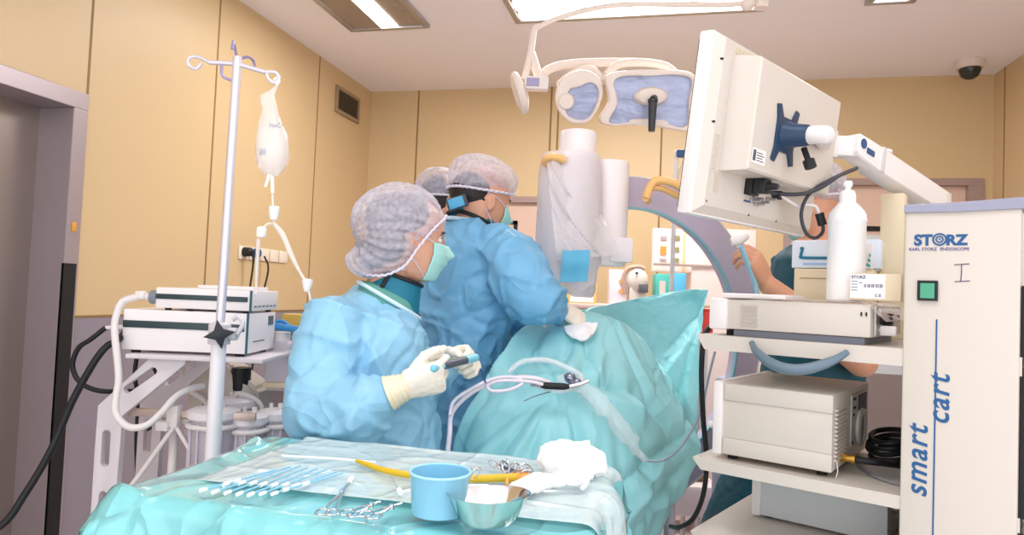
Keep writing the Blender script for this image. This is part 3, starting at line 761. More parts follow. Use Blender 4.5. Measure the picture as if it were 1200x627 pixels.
FMat = EM @ frame((0, .03, 0), (1, 0, 0), (0, 0, 1), (0, -1, 0))
b = B(); b.prism(outer, FMat, .025, [rrect(pxa(154, 455), pxa(184, 434), .012), rrect(pxa(130, 507), pxa(128, 540), .013), rrect(pxa(126, 578), pxa(123, 606), .013)], bev=.002)
link('slotted_arm', b, GE, rack, ang=25)
b = B(); b.prism(outer, EM @ frame((.03, .22, 0), (1, 0, 0), (0, 0, 1), (0, -1, 0)), .025, [rrect(pxa(154, 455), pxa(184, 434), .012), rrect(pxa(130, 507), pxa(128, 540), .013)], bev=.002)
link('slotted_arm', b, GE, rack, ang=25)
b = B(EM); b.mm((-.12, -.05, .0), (.0, .25, .09), bev=.015); b.mm((-.12, .05, .02), (.42, .15, .07), bev=.015); b.mm((.36, -.02, 0), (.42, .22, .07), bev=.01); link('foot_frame', b, GE, rack)
ra = pxa(150, 483); rb = pxa(212, 487)
b = B(EM).mm((ra[0], .03, ra[1]-.012), (.42, .045, ra[1]+.012), bev=.002); link('rail', b, mat('warm_steel', 'c5b3aa', .3, metal=.5), rack)
b = B(EM).mm((pxa(199, 470)[0], .01, pxa(199, 500)[1]), (pxa(212, 470)[0], .05, pxa(199, 474)[1]), bev=.004); b.mm((pxa(188, 490)[0], .0, pxa(188, 503)[1]), (pxa(202, 490)[0], .04, pxa(188, 492)[1]), bev=.003); link('rail_clamp', b, WHITE, rack)
p = [pxa(*q) for q in ((207, 498), (165, 556))]
b = B(EM).tube([(p[0][0], .02, p[0][1]), (p[1][0], .02, p[1][1]), (p[1][0]-.3, .02, p[1][1]-.45)], .008, 10, 0); b.tube([(p[0][0], .02, p[0][1]), (pxa(225, 528)[0], .02, pxa(225, 528)[1])], .006, 8, 0); link('brace_rod', b, WHITE, rack)
# big white box
t = thing('electrosurgical_unit', ew(.2, .12, SHZ), 'larger white box with a dark front stripe, lower of the two stacked on the stand', 'medical device', 'stacked white boxes')
BW2 = mat('box_white', 'f3eeee', .35)
b = B(EM).mm((0, 0, SHZ+.006), (.392, .25, SHZ+.133), bev=.003); link('housing', b, BW2, t)
b = B(EM).mm((.002, -.004, SHZ+.076), (.382, .001, SHZ+.098), bev=.001); st = link('front_stripe', b, mat('stripe_dark', '2d4146', .3), t)
b = B(EM).mm((.388, -.002, SHZ+.004), (.3945, .002, SHZ+.135)); link('edge_trim', b, mat('trim_teal', '1c5a66', .4), t, smooth=False)
b = B(EM).mm((.392, .18, SHZ+.09), (.394, .225, SHZ+.12)); b.mm((.392, .05, SHZ+.04), (.3935, .15, SHZ+.043)); link('side_vent', b, mat('vent_grey', '5d6a70', .5), t, smooth=False)
b = B(EM)
for a in (.03, .36):
    for y in (.03, .22): b.cyl((a, y, SHZ-.004), (a, y, SHZ+.007), .014)
link('foot', b, DARK, t)
b = B(EM); b.cyl((.02, .1, SHZ+.07), (-.03, .1, SHZ+.07), .012); b.cyl((-.03, .1, SHZ+.07), (-.1, .08, SHZ+.065), .008, .006); link('cable_socket', b, WHITE, t)
# upper box
UZ = SHZ+.133
t = thing('recorder_box', ew(.25, .12, UZ), 'flatter white box with a dark stripe and grey knob, upper of the stacked pair', 'medical device', 'stacked white boxes')
b = B(EM).mm((.098, 0, UZ+.008), (.398, .25, UZ+.072), bev=.003); link('housing', b, BW2, t)
b = B(EM).mm((.10, -.004, UZ+.036), (.388, .001, UZ+.052), bev=.001); link('front_stripe', b, MATS['stripe_dark'], t)
b = B(EM).mm((.394, -.002, UZ+.006), (.4005, .002, UZ+.073)); link('edge_trim', b, MATS['trim_teal'], t, smooth=False)
b = B(EM)
for a in (.13, .20, .375):
    for y in (.02, .22): b.box((a, y, UZ+.005), (.016, .016, .011), None, bev=.002)
link('foot', b, DARK, t)
b = B(EM)
for i in range(6): b.mm((.398, .03+.035*i, UZ+.02), (.3995, .05+.035*i, UZ+.024))
link('side_vent', b, MATS['vent_grey'], t, smooth=False)
b = B(EM); b.cyl((.098, .02, UZ+.04), (.075, .02, UZ+.04), .022, n=20); link('knob', b, mat('knob_grey', '7d8592', .4), t)
b = B(EM); b.cyl((.08, .02, UZ+.04), (.04, .01, UZ+.04), .010); b.box((.045, .01, UZ+.045), (.03, .02, .025), None, bev=.004); b.tube([(.04, .01, UZ+.04), (.0, 0, UZ+.025), (-.012, -.01, UZ+.0)], .012, 10); link('hose_adapter', b, WHITE, t)
b = B(EM).mm((.2, .06, UZ+.072), (.38, .2, UZ+.084), bev=.003); link('thin_case', b, BW2, label='thin white case lying on top of the upper stacked box', cat='case')
# white hose loop and black cables
b = B().tube([ew(-.012, -.01, UZ), ew(-.008, -.03, UZ-.06), at(139, 440, 2.1), at(136, 465, 2.08), at(136, 485, 2.06), at(150, 500, 2.05), at(170, 499, 2.06), at(188, 485, 2.1), at(205, 466, 2.15), at(222, 456, 2.2), at(238, 452, 2.25)], .0105, 12)
link('white_hose', b, CORDW, label='white hose hanging in a loop below the stacked white boxes', cat='hose')
b = B().tube([at(-60, 640, 1.9), at(0, 617, 1.95), at(30, 578, 2.0), at(60, 527, 2.05), at(85, 470, 2.08), at(110, 425, 2.1), at(125, 406, 2.12), at(139, 398, 2.14), ew(-.03, .1, SHZ+.075)], .0105, 12)
link('black_cable', b, BLACK, label='thick black cable running down from the stacked boxes past the steel door', cat='cable')
b = B().tube([ew(-.1, .08, SHZ+.065), at(106, 398, 2.22), at(92, 408, 2.22), at(85, 428, 2.22), at(93, 447, 2.22), at(112, 457, 2.22), at(135, 459, 2.25), at(160, 458, 2.3)], .008, 10)
link('black_cable', b, BLACK, label='black cable curling in a loop between the stand and the steel door', cat='cable')
b = B().tube([at(160, 420, 2.35), at(158, 440, 2.35), at(162, 470, 2.36), at(160, 520, 2.36), at(162, 600, 2.38)], .007, 8)
link('black_cable', b, BLACK, label='straight black cable hanging behind the slotted arm', cat='cable')
b = B().tube([at(175, 420, 2.36), at(186, 445, 2.36), at(190, 470, 2.36), at(180, 498, 2.36), at(164, 508, 2.36), at(165, 520, 2.36), at(178, 545, 2.36), at(195, 570, 2.36)], .006, 8)
link('black_cable', b, BLACK, label='thin black cable hanging in a bow under the stacked boxes', cat='cable')
# suction jars and pump
JD = 2.28
def jar(name, px, py0, py1, r, d, label, group, body='smoky_jar'):
    top = at(px, py0, d); bot = at(px, py1, d); h = top.z-bot.z
    t = thing(name, (top.x, top.y, bot.z), label, 'suction jar', group)
    Mx = Matrix.Translation((top.x, top.y, bot.z))
    b = B().lathe([(.001, 0), (r*.86, 0), (r*.9, .006), (r*.97, h*.5), (r, h-.02), (r*.93, h-.02), (r*.88, h*.5), (r*.8, .01), (.001, .01)], Mx, 28)
    link('body', b, mat('smoky_jar', 'd9d3dc', .15, alpha=.5, spec=.6), t)
    b = B().lathe([(.001, h-.022), (r*1.02, h-.022), (r*1.12, h-.016), (r*1.12, h+.004), (r*.9, h+.012), (r*.3, h+.016), (.001, h+.016)], Mx, 28)
    lid = link('lid', b, mat('lid_white', 'e9e6e8', .4), t)
    b = B(Mx); b.cyl((r*.4, 0, h+.012), (r*.4, 0, h+.034), .009); b.cyl((-r*.4, r*.2, h+.012), (-r*.4, r*.2, h+.03), .007); link('spout', b, WHITE, lid)
    b = B(Mx)
    for q in range(5): 
        an = -2.6+q*.5; b.tube([(r*.99*math.cos(an), r*.99*math.sin(an), .02), (r*1.02*math.cos(an), r*1.02*math.sin(an), h-.03)], .004, 6, 0)
    link('rib', b, mat('rib_grey', 'cfc9d2', .4), t)
    return t
jar('suction_canister', 251, 482, 556, .071, 2.2, 'largest suction canister with a flat white lid behind the drip pole', 'suction canisters on the stand')
jar('suction_canister', 291, 489, 560, .056, 2.24, 'clear suction canister just right of the drip pole', 'suction canisters on the stand')
jar('suction_canister', 322, 484, 552, .052, 2.32, 'clear suction canister half hidden by the blue gown sleeve', 'suction canisters on the stand')
jar('suction_canister', 276, 470, 530, .066, 2.38, 'grey lidded suction canister standing behind the others', 'suction canisters on the stand')
t = thing('jar_rail', at(270, 530, 2.3), 'white ring rail holding the suction canisters', 'holder')
b = B()
for px, py, r, d in ((251, 497, .078, 2.2), (291, 503, .061, 2.24), (322, 497, .057, 2.32)):
    c = at(px, py, d); b.tube([c+Vector((r*math.cos(q), r*math.sin(q), 0)) for q in [2*math.pi*i/20 for i in range(20)]], .008, 8, 1, closed=True)
link('ring', b, WHITE, t)
p1 = at(205, 492, 2.2); b = B(); b.tube([p1, at(225, 494, 2.2)], .012, 8, 0); q0 = at(205, 492, 2.22); b.cyl(Vector((q0.x, q0.y, 0.0)), q0, .014); b.lathe([(.001, 0), (.12, 0), (.11, .03), (.001, .03)], Matrix.Translation((q0.x, q0.y, 0)), 24)
b.tube([at(270, 505, 2.3), q0+Vector((0, .05, -.05))], .01, 8, 0)
link('post', b, WHITE, t)
pm = at(268, 470, 2.5); Pm = frame((pm.x, pm.y, pm.z), LU, LV, (0, 0, 1))
t = thing('suction_pump', (pm.x, pm.y, pm.z), 'cream suction pump unit with a black filter behind the canisters', 'pump')
b = B(Pm)
sec = lambda z, x0, x1, y: [(x0, -y, z), (x1, -y, z), (x1, y, z), (x0, y, z)]
b.loft([sec(-.06, -.12, .14, .08), sec(.06, -.115, .13, .08), sec(.12, -.09, .04, .07), sec(.15, -.07, .02, .06)]); bmesh.ops.bevel(b.bm, geom=list(b.bm.edges), offset=.015, segments=2, affect='EDGES')
link('housing', b, CREAM, t)
b = B(Pm); b.cyl((.06, -.05, .05), (.06, -.05, .13), .033, n=20); b.cyl((.06, -.05, .0), (.06, -.05, .05), .026, n=20); link('filter', b, BLACK, t)
b = B(Pm); b.tube([(-.09, -.07, .14), (-.13, -.09, .13), (-.12, -.09, .06), (-.05, -.1, .02), (-.02, -.1, -.02)], .009, 8); b.tube([(.06, -.09, -.02), (.08, -.13, .05), (.16, -.13, .02), (.17, -.12, -.06)], .008, 8); link('tube', b, CORDW, t)
b = B(Pm)
for i in range(4): b.mm((-.06+.03*i, -.083, -.03), (-.052+.03*i, -.079, .0))
link('vent_slots', b, DARK, t, smooth=False)
b = B(Pm); b.cyl((0, 0, -pm.z), (0, 0, -.06), .02); b.lathe([(.001, -pm.z), (.15, -pm.z), (.13, -pm.z+.03), (.001, -pm.z+.03)], None, 24); link('stand_pole', b, GE, t)
b = B(Pm); b.tube([(.08, -.1, .03), (.11, -.12, .02), (.125, -.12, .0)], .007, 8); link('blue_connector', b, NAVY, t, label='small blue connector')
# soap bottle with blue handle on wall rail
sb = at(328, 440, 2.45); 
t = thing('dispenser_bottle', (sb.x, sb.y, sb.z), 'translucent dispenser bottle with a blue lever beside the nurse', 'bottle')
Sm = frame(sb, LU, LV, (0, 0, 1))
b = B(Sm); b.box((0, 0, .05), (.095, .08, .15), None, bev=.018, seg=3); link('body', b, mat('dispenser_body', 'd7d2dc', .2, alpha=.75), t)
b = B(Sm); b.box((.0, 0, -.03), (.10, .085, .02), None, bev=.006); link('base_band', b, CREAM2, t)
b = B(Sm); b.cyl((0, 0, .12), (0, 0, .155), .03); link('neck', b, WHITE, t)
b = B(Sm); b.tube([(-.055, -.02, .155), (-.03, -.03, .175), (.02, -.03, .172), (.09, -.02, .165)], .013, 10); b.tube([(-.03, -.02, .18), (.0, -.02, .195), (.03, -.02, .18)], .007, 8); link('lever', b, mat('bright_blue', '2f8fd0', .35), t)
b = B(Sm); b.mm((-.06, .03, -.06), (.10, .25, -.042), bev=.003); b.mm((-.05, .20, -sb.z+.0), (.10, .25, -.05), bev=.003); link('bracket', b, WHITE, t)
b = B(); pa = pxa(260, 396, .0); b.tube([ew(.36, -.03, SHZ+.085), at(275, 396, 2.2), at(300, 397, 2.3), at(318, 398, 2.42)], .006, 8); link('cream_tube', b, CREAM2, label='thin cream tube running from the drip pole clamp to the dispenser bottle', cat='tube')
t = thing('mustard_box', at(345, 378, 2.9), 'small mustard coloured box on a dark ledge behind the nurse', 'box')
b = B(); q = at(345, 378, 2.9); Qm = frame(q, LU, LV, (0, 0, 1)); b.mm((-.055, 0, -.03), (.03, .08, .035), Qm, bev=.004); link('carton', b, mat('mustard', 'd2b256', .5), t)
b = B(); b.mm((-.12, -.02, -.045), (.30, .25, -.03), Qm, bev=.003); b.mm((-.1, .05, -q.z), (.28, .22, -.045), Qm); link('side_cabinet', b, mat('grey_ledge', '8d858c', .4), label='low grey cabinet ledge behind the nurse carrying the mustard box', cat='cabinet')

# ================================================================== drip stand
pb = at(252, 530, 1.95); pb = Vector((-1.24, 1.712, 0))
iv = thing('drip_stand', (pb.x, pb.y, 0), 'tall white drip stand with a wide pale lower tube and hooked crossbar', 'drip stand')
IVW = mat('stand_white', 'eeecf0', .3)
b = B(); b.cyl(pb+Vector((0, 0, .08)), pb+Vector((0, 0, 1.20)), .0205, n=20); link('lower_tube', b, IVW, iv)
b = B(); b.cyl(pb+Vector((0, 0, 1.20)), pb+Vector((.016, -.012, 2.01)), .0125, n=16); link('upper_tube', b, mat('stand_steel', 'dcd8e2', .25, metal=.35), iv)
top = pb+Vector((.016, -.012, 2.0))
pl_, pr_ = at(222, 68, 1.95), at(324, 85, 1.95)
b = B(); hk = lambda c, s: [c]
lft = [at(245, 73, 1.95), at(232, 67, 1.95), at(223, 67, 1.95), at(220, 73, 1.95), at(224, 79, 1.95), at(231, 80, 1.95), at(236, 74, 1.95)]
rgt = [at(312, 85, 1.95), at(318, 84, 1.95), at(324, 86, 1.95), at(327, 92, 1.95), at(322, 97, 1.95), at(316, 94, 1.95), at(312, 87, 1.95)]
b.tube([lft[0], top+Vector((0, 0, -.01)), rgt[0]], .0065, 10, 0); b.tube(lft, .0048, 8, 5); b.tube(rgt, .0048, 8, 5); link('hook_bar', b, MATS['stand_steel'], iv)
b = B(); b.tube([top, top+Vector((.004, -.02, .03)), top+Vector((.02, -.05, .035)), top+Vector((.025, -.06, .01))], .004, 8); b.tube([top, top+Vector((.01, .03, .02)), top+Vector((.01, .06, .02)), top+Vector((.01, .07, -.0))], .004, 8)
b.tube([top+Vector((-.01, 0, -.06)), top+Vector((-.03, -.02, -.05)), top+Vector((-.035, -.02, -.02))], .004, 8); link('hook', b, mat('lilac_metal', 'a79fc8', .3, metal=.6), iv)
kz = 1.222; kc = pb+Vector((0, 0, kz))
b = B(); b.lathe([(.021, -.03), (.030, -.03), (.030, .025), (.018, .032), (.014, .032)], Matrix.Translation(kc), 20); b.tube([kc, kc+LU*.05], .018, 12, 0); 
b.tube([kc+LU*.05, kc+LU*.065+Vector((0, 0, .03)), kc+LU*.05+Vector((0, 0, .05)), kc+LU*.035+Vector((0, 0, .04))], .007, 8)
link('clamp', b, mat('clamp_grey', 'd5d3d8', .4), iv)
kd = (CAM-kc); kd.z = 0; kd.normalize(); ks = Vector((0, 0, 1)).cross(kd); Km = frame(kc+kd*.03-ks*0.0, ks, (0, 0, 1), kd)
star = [((.042 if i % 2 == 0 else .018)*math.cos(math.pi*i/4+.2), (.042 if i % 2 == 0 else .018)*math.sin(math.pi*i/4+.2)) for i in range(8)]
b = B(); b.prism(star, Km, .016, bev=.004); b.cyl(kc, kc+kd*.035, .01); link('star_knob', b, mat('knob_black', '24262e', .4), iv)
for k in range(5):
    t_ = 2*math.pi*k/5+.3; dr = Vector((math.cos(t_), math.sin(t_), 0))
    b = B().tube([pb+Vector((0, 0, .09)), pb+dr*.14+Vector((0, 0, .085)), pb+dr*.24+Vector((0, 0, .062))], .014, 10); lg = link('leg', b, IVW, iv)
    b = B(); sd = Vector((-dr.y, dr.x, 0)); b.tube([pb+dr*.24-sd*.012+Vector((0, 0, .028)), pb+dr*.24+sd*.012+Vector((0, 0, .028))], .028, 16, 0); b.cyl(pb+dr*.24+Vector((0, 0, .028)), pb+dr*.24+Vector((0, 0, .062)), .006); link('castor', b, BLACK, lg)
# bag
bag = thing('infusion_bag', at(319, 205, 1.95), 'clear infusion bag hanging from the hook of the drip stand', 'infusion bag')
BD = 1.95; prof = [(100, 324, 3, .004), (106, 319, 6, .006), (112, 313, 9, .008), (121, 314, 11, .012), (128, 316, 10, .014), (136, 317, 11, .018), (146, 318, 14.5, .026), (158, 319, 18, .036), (172, 319.5, 19.5, .042), (186, 319, 19, .040), (196, 318, 16, .030), (202, 318, 12, .016), (206, 317, 9, .006)]
rings = []
for y, x, hw, th in prof:
    c = at(x, y, BD); hw2 = hw*BD/FPX
    rings.append([c+LU*hw2*math.copysign(abs(math.cos(q))**.8, math.cos(q))+LV*(th*math.sin(q))+LV*.0 for q in [2*math.pi*i/28 for i in range(28)]])
b = B().loft(rings); P = bmP(b.bm); N = bmN(b.bm); bmset(b.bm, P+N*(.0035*ridge(P*38, 3)+.002*ridge(P*80, 4))[:, None])
link('bag_body', b, mat('bag_plastic', 'f7f3f3', .06, alpha=.36, spec=.9, bump=.2, bscale=20), bag)
rings = []
for y, x, hw, th in prof[6:-1]:
    c = at(x, y, BD); hw2 = (hw-1.6)*BD/FPX; rings.append([c+LU*hw2*math.cos(q)+LV*(th*.86*math.sin(q)) for q in [2*math.pi*i/24 for i in range(24)]])
b = B().loft(rings); link('fluid', b, mat('saline', 'fbfbfb', .05, alpha=.25, spec=.7), bag)
b = B(); c = at(320, 147, 1.905); b.text('NaCl', .018, frame(at(315, 149, 1.912), LU, (0, 0, 1), -LV)); c = at(306, 178, 1.915)
for i in range(4): b.box(at(305+i*2, 178, 1.913), (.003, .0006, .018), None)
b.bm.verts.ensure_lookup_table(); link('print', b, mat('bag_print', '7f8fb5', .6), bag, smooth=False)
b = B().tube([at(324, 100, BD), at(327, 95, BD), at(325, 91, BD), at(321, 94, BD)], .004, 8); link('hanger', b, mat('milky_plastic', 'f5f2ee', .3), bag)
b = B(); b.cyl(at(316, 204, BD), at(311, 219, BD), .006, .004); b.cyl(at(319, 204, BD), at(319.5, 226, BD), .005); link('port', b, MATS['milky_plastic'], bag)
ln = thing('infusion_line', at(320, 260, BD), 'translucent drip tubing with white connectors forking below the infusion bag', 'tubing')
MILK = MATS['milky_plastic']; TUBE = mat('clear_tube', 'f2ebe4', .2, alpha=.6)
b = B(); b.tube([at(319.5, 226, BD), at(320, 245, BD)], .0035, 8, 0); b.tube([at(319, 243, BD), at(321, 262, BD)], .003, 8, 0)
b.tube([at(321, 262, BD), at(331, 275, BD-.01), at(341, 298, BD-.02), at(352, 320, BD-.03), at(360, 332, BD-.04)], [.006, .008, .0075, .004, .004], 10)
b.tube([at(320, 262, BD), at(313, 263, BD), at(307, 270, BD)], .004, 8); b.tube([at(303, 280, BD), at(301, 313, BD), at(300, 345, BD)], [.006, .005, .003], 8)
b.tube([at(361, 338, BD-.04), at(364, 352, BD-.05), at(366, 366, BD-.06), at(360, 385, BD-.05)], .0035, 8); link('tube', b, TUBE, ln)
b = B(); b.lathe([(.001, -.02), (.010, -.018), (.014, .0), (.015, .018), (.012, .02), (.001, .02)], Matrix.Translation(at(321, 250, BD)), 16); link('drip_chamber', b, MILK, ln)
b = B(); b.box(at(306.5, 272, BD), (.024, .02, .032), None, bev=.006); link('roller_clamp', b, MILK, ln)
b = B(); b.lathe([(.001, -.02), (.008, -.018), (.015, .008), (.014, .016), (.001, .018)], Matrix.Translation(at(360, 334, BD-.04)), 16); link('tap', b, MILK, ln)
# ================================================================== C-arm with draped image intensifier
carm = thing('c_arm', at(760, 560, 2.95), 'lilac grey x-ray arc with a plastic wrapped imaging head at its end', 'x-ray arm')
hd = (LU*.905+LV*.425).normalized(); CC = at(740, 400, 2.7); CC.z = 1.20
nrmC = Vector((0, 0, 1)).cross(hd)*-1
def arc(r0, r1, h0, h1, a0, a1, n=56):
    rings = []
    for i in range(n+1):
        a = math.radians(lerp(a0, a1, i/n)); e = hd*math.cos(a)+Vector((0, 0, math.sin(a)))
        rings.append([CC+e*r+nrmC*h for r, h in ((r0, h0), (r1, h0), (r1, h1), (r0, h1))])
    return B().loft(rings)
ARCM = mat('arc_grey', 'bdb3c8', .45)
b = arc(.525, .645, -.024, .024, 103, -72); link('arc', b, ARCM, carm)
b = arc(.517, .527, .012, .027, 102, -71); link('inner_rail', b, mat('arc_teal', '86b9c6', .35), carm)
b = arc(.644, .650, -.026, .026, 101, -70); link('outer_rail', b, WHITE, carm)
# base trolley behind
ba = math.radians(-30); bp = CC+hd*.60*math.cos(ba)+Vector((0, 0, .60*math.sin(ba)))
b = B(frame(Vector((bp.x, bp.y, 0)), hd, nrmC, (0, 0, 1)))
b.mm((-.02, -.1, .20), (.16, .1, 1.05), bev=.03); b.mm((-.05, -.14, .0), (.5, .14, .30), bev=.03)
link('pedestal', b, mat('pedestal_grey', '9fa4b8', .45), carm)
# head
HC = at(667, 245, 2.58); HZ0, HZ1 = at(667, 303, 2.58).z, at(667, 186, 2.58).z
PLW = mat('wrap_white', 'f3ecec', .35, bump=.05, bscale=10)
def can(c, r, z0, z1): return [(.001, z0), (r*.94, z0), (r, z0+.012), (r, z1-.014), (r*.93, z1-.003), (.001, z1)]
b = B().lathe([(r, z) for r, z in can(HC, .112, HZ0, HZ1)], Matrix.Translation((HC.x, HC.y, 0)), 40); link('imaging_drum', b, PLW, carm)
c2 = at(713, 245, 2.66); b = B().lathe(can(c2, .075, at(713, 312, 2.66).z, at(713, 189, 2.66).z), Matrix.Translation((c2.x, c2.y, 0)), 36); link('side_drum', b, PLW, carm)
c3 = at(677, 170, 2.62); b = B().lathe(can(c3, .070, at(677, 200, 2.62).z, at(677, 154, 2.62).z), Matrix.Translation((c3.x, c3.y, 0)), 36); link('camera_drum', b, PLW, carm)
cj = CC+hd*.59*math.cos(math.radians(103))+Vector((0, 0, .59*math.sin(math.radians(103))))
b = B().loft([[cj+Vector((0, 0, z))+nrmC*h for z, h in ((-.055, -.05), (.055, -.05), (.055, .05), (-.055, .05))], [Vector((c2.x, c2.y, cj.z))+Vector((0, 0, z))+nrmC*h for z, h in ((-.09, -.05), (.07, -.05), (.07, .05), (-.09, .05))]]); link('head_mount', b, ARCM, carm)
q = at(728, 293, 2.58); b = B(frame(q, LU, LV, (0, 0, 1))).mm((-.042, -.012, -.046), (.042, .012, .046), bev=.004); link('side_plate', b, mat('plate_white', 'efe7ea', .4), carm)
# plastic cover bag over the drum : crumpled sleeve hanging below
rows = []
for i in range(30):
    s = i/29; z = lerp(HZ1+.012, HZ0-.115, s); row = []
    for k in range(61):
        a = 2*math.pi*k/60; r = .118+.010*max(0, 1-s*6)*-1
        if s > .78: r -= .012*math.sin((s-.78)/.22*math.pi/2)
        P = np.array([[math.cos(a)*1.6+z*4, math.sin(a)*1.6, z*7+a*.4]])
        r += .004*ridge(P*1.0, 21)[0]*(.4+s)+.0015*ridge(P*3.1, 22)[0]
        if s > .8: z2 = z+.03*vnoise([[a*1.5, s, 2]], 5)[0]*(s-.8)*5
        else: z2 = z
        row.append(Vector((HC.x+r*math.cos(a), HC.y+r*math.sin(a), z2)))
    row[-1] = row[0].copy(); rows.append(row)
b = B().grid(rows, .0015); cov = link('cover_bag', b, mat('cover_film', 'f3ecef', .2, alpha=.6, spec=.6), carm)
p0, p1 = at(655, 190, 2.44), at(722, 300, 2.5)
rows = []
for i in range(50):
    s = i/49; row = []
    L_ = at(lerp(641, 652, s), lerp(192, 306, s), 2.45); R_ = at(lerp(662, 728, s), lerp(184, 298, s**1.15), 2.54)
    for k in range(40):
        t_ = k/39; p_ = L_.lerp(R_, t_); off = .022*math.sin(math.pi*t_)+.014*crease([[t_*3-s*2.5, s*1.2, 0]], 31, 3)[0]+.007*crease([[t_*6-s*4, s*2.0, 0]], 32, 4)[0]
        row.append(p_-cf*off)
    rows.append(row)
b = B().grid(rows, .0012); link('film_fold', b, mat('clear_fold', 'f7f2f4', .08, alpha=.34, spec=1.0), carm)
q = at(674, 312, 2.42); Qm = frame(q, LU, LV, (0, 0, 1)); rows = [[Qm @ Vector((-.048+.096*i/8+.006*(j/8)-.003, .006*math.sin(i*.7)+.004*math.sin(j), -.058+.112*j/8+.006*i/8)) for i in range(9)] for j in range(9)]
b = B().grid(rows, .002); link('blue_flap', b, mat('tape_blue', '63b9dc', .55), carm, label='square blue tape flap')
HND = mat('orange_handle', 'f3c27d', .4)
b = B(); b.tube([at(757, 232, 2.55), at(762, 219, 2.55), at(769, 212, 2.55), at(785, 213, 2.55), at(800, 221, 2.57), at(815, 231, 2.6)], .016, 12); b.tube([at(764, 220, 2.56), at(776, 221, 2.57), at(795, 230, 2.6), at(815, 238, 2.63)], .012, 10); b.tube([at(757, 232, 2.55), at(759, 236, 2.62)], .014, 8, 0); link('handle', b, HND, carm)
q = at(650, 187, 2.5); b = B().tube([at(638, 192, 2.5), at(642, 185, 2.47), at(652, 184, 2.46), at(662, 188, 2.47)], .014, 10); link('handle', b, HND, carm)
# lower trolley wheel and base box seen under the drape
tb = at(812, 582, 3.35)
t = thing('floor_trolley', (tb.x, tb.y, 0), 'pale trolley base with a grey castor on the floor below the turquoise drape', 'trolley')
Tm = frame((tb.x, tb.y, 0), LU, LV, (0, 0, 1))
zt = at(812, 566, 3.35).z; b = B(Tm); b.mm((-.14, -.06, zt-.15), (.12, .3, zt), bev=.02); link('base_box', b, mat('trolley_pink', 'd6c8c9', .4), t)
b = B(Tm); b.tube([(.06, -.10, .075), (.06, -.05, .075)], .075, 28, 0); wh = link('castor', b, mat('castor_pale', 'b9b2b4', .4), t)
b = B(Tm); b.tube([(.06+.078*math.cos(2*math.pi*i/24), -.075, .075+.078*math.sin(2*math.pi*i/24)) for i in range(24)], .016, 8, 1, closed=True); bmesh.ops.scale(b.bm, vec=(1, 1, .97), verts=b.bm.verts); link('tyre', b, BLACK, wh)
b = B(Tm); b.cyl((.06, -.03, .075), (.06, -.02, zt-.12), .014); b.cyl((-.10, .2, 0.0), (-.10, .2, zt-.1), .02); b.cyl((.1, .25, 0.0), (.1, .25, zt-.1), .02); b.cyl((-.05, -.02, 0.0), (-.05, -.02, zt-.1), .012); link('post', b, ALU, t)
b = B(Tm); b.box((.02, .05, zt+.05), (.08, .06, .1), None, bev=.01); link('brown_block', b, mat('brown_block', '7d6a4e', .5), t)

# ================================================================== surgical lamp on the ceiling
lamp = thing('surgical_lamp', at(880, -20, 3.0), 'pale ceiling mounted surgical lamp with bluish reflector heads and a black handle', 'surgical lamp')
LMW = mat('lamp_cream', 'eaddd2', .5); REF = mat('lamp_reflector', 'aab3d0', .2, metal=.15, bump=.9, bscale=9, stretch=(1, 1, 2.2), var=.28, vscale=12)
LD = 3.0
top = at(892, 2, LD); b = B(); b.cyl(Vector((top.x, top.y, CZ)), top-Vector((0, 0, .03)), .03, n=16); b.tube([top, at(840, 6, LD), at(745, 5, LD), at(700, 9, LD), at(655, 21, LD), at(632, 31, LD)], .011, 12)
b.ball(at(876, 4, LD), .032); link('arm', b, LMW, lamp)
b = B(); b.tube([at(632, 31, LD), at(626, 36, LD), at(622, 62, LD), at(615, 92, LD)], .014, 12); link('drop_arm', b, LMW, lamp)
c = at(609, 109, LD); ax = (LU*.94+Vector((0, 0, .34))).normalized(); Dm = frame(c, *[basis(ax)[0], basis(ax)[1], ax])
b = B().lathe([(.001, -.022), (.05, -.024), (.088, -.014), (.095, 0), (.088, .014), (.04, .03), (.001, .032)], Dm, 36); link('side_head', b, LMW, lamp)
q = at(629, 98, LD-.02); Qm = frame(q, LU, LV, (0, 0, 1)); b = B(Qm).mm((-.055, -.02, -.028), (.05, .03, .028), bev=.004); sb_ = link('control_panel', b, mat('lamp_panel', 'e5dcd6', .4), lamp)
b = B(Qm).mm((-.045, -.0225, -.018), (.01, -.0195, .018)); link('screen', b, mat('panel_violet', '9a94b8', .3), sb_, smooth=False)
tl = math.radians(-12)
def lobe(cx, cy, outer, inner, name, d):
    c = at(cx, cy, d); z_ = -cf*math.cos(tl)+cu*math.sin(tl); y_ = cu*math.cos(tl)+cf*math.sin(tl)
    M_ = frame(c, cr, y_, z_); s = d/FPX; f = lambda pts: [(p.x, p.y) for p in spline([((x-cx)*s, -(y-cy)*s, 0) for x, y in pts], 5, True)]
    b = B(); b.prism(f(outer), M_ @ Matrix.Translation((0, 0, -.03)), .06, [f(inner)], bev=.008); h = link(name, b, LMW, lamp, ang=30)
    rows_ = f([(cx+(x-cx)*1.03, cy+(y-cy)*1.03) for x, y in inner]); b = B(); b.prism(rows_, M_ @ Matrix.Translation((0, 0, -.025)), .03); link('reflector', b, REF, h)
    b = B(); b.prism(f([(cx+(x-cx)*.97, cy+(y-cy)*.97) for x, y in outer]), M_ @ Matrix.Translation((0, 0, -.06)), .035, bev=.01); link('back_shell', b, LMW, h)
    return M_, s, h
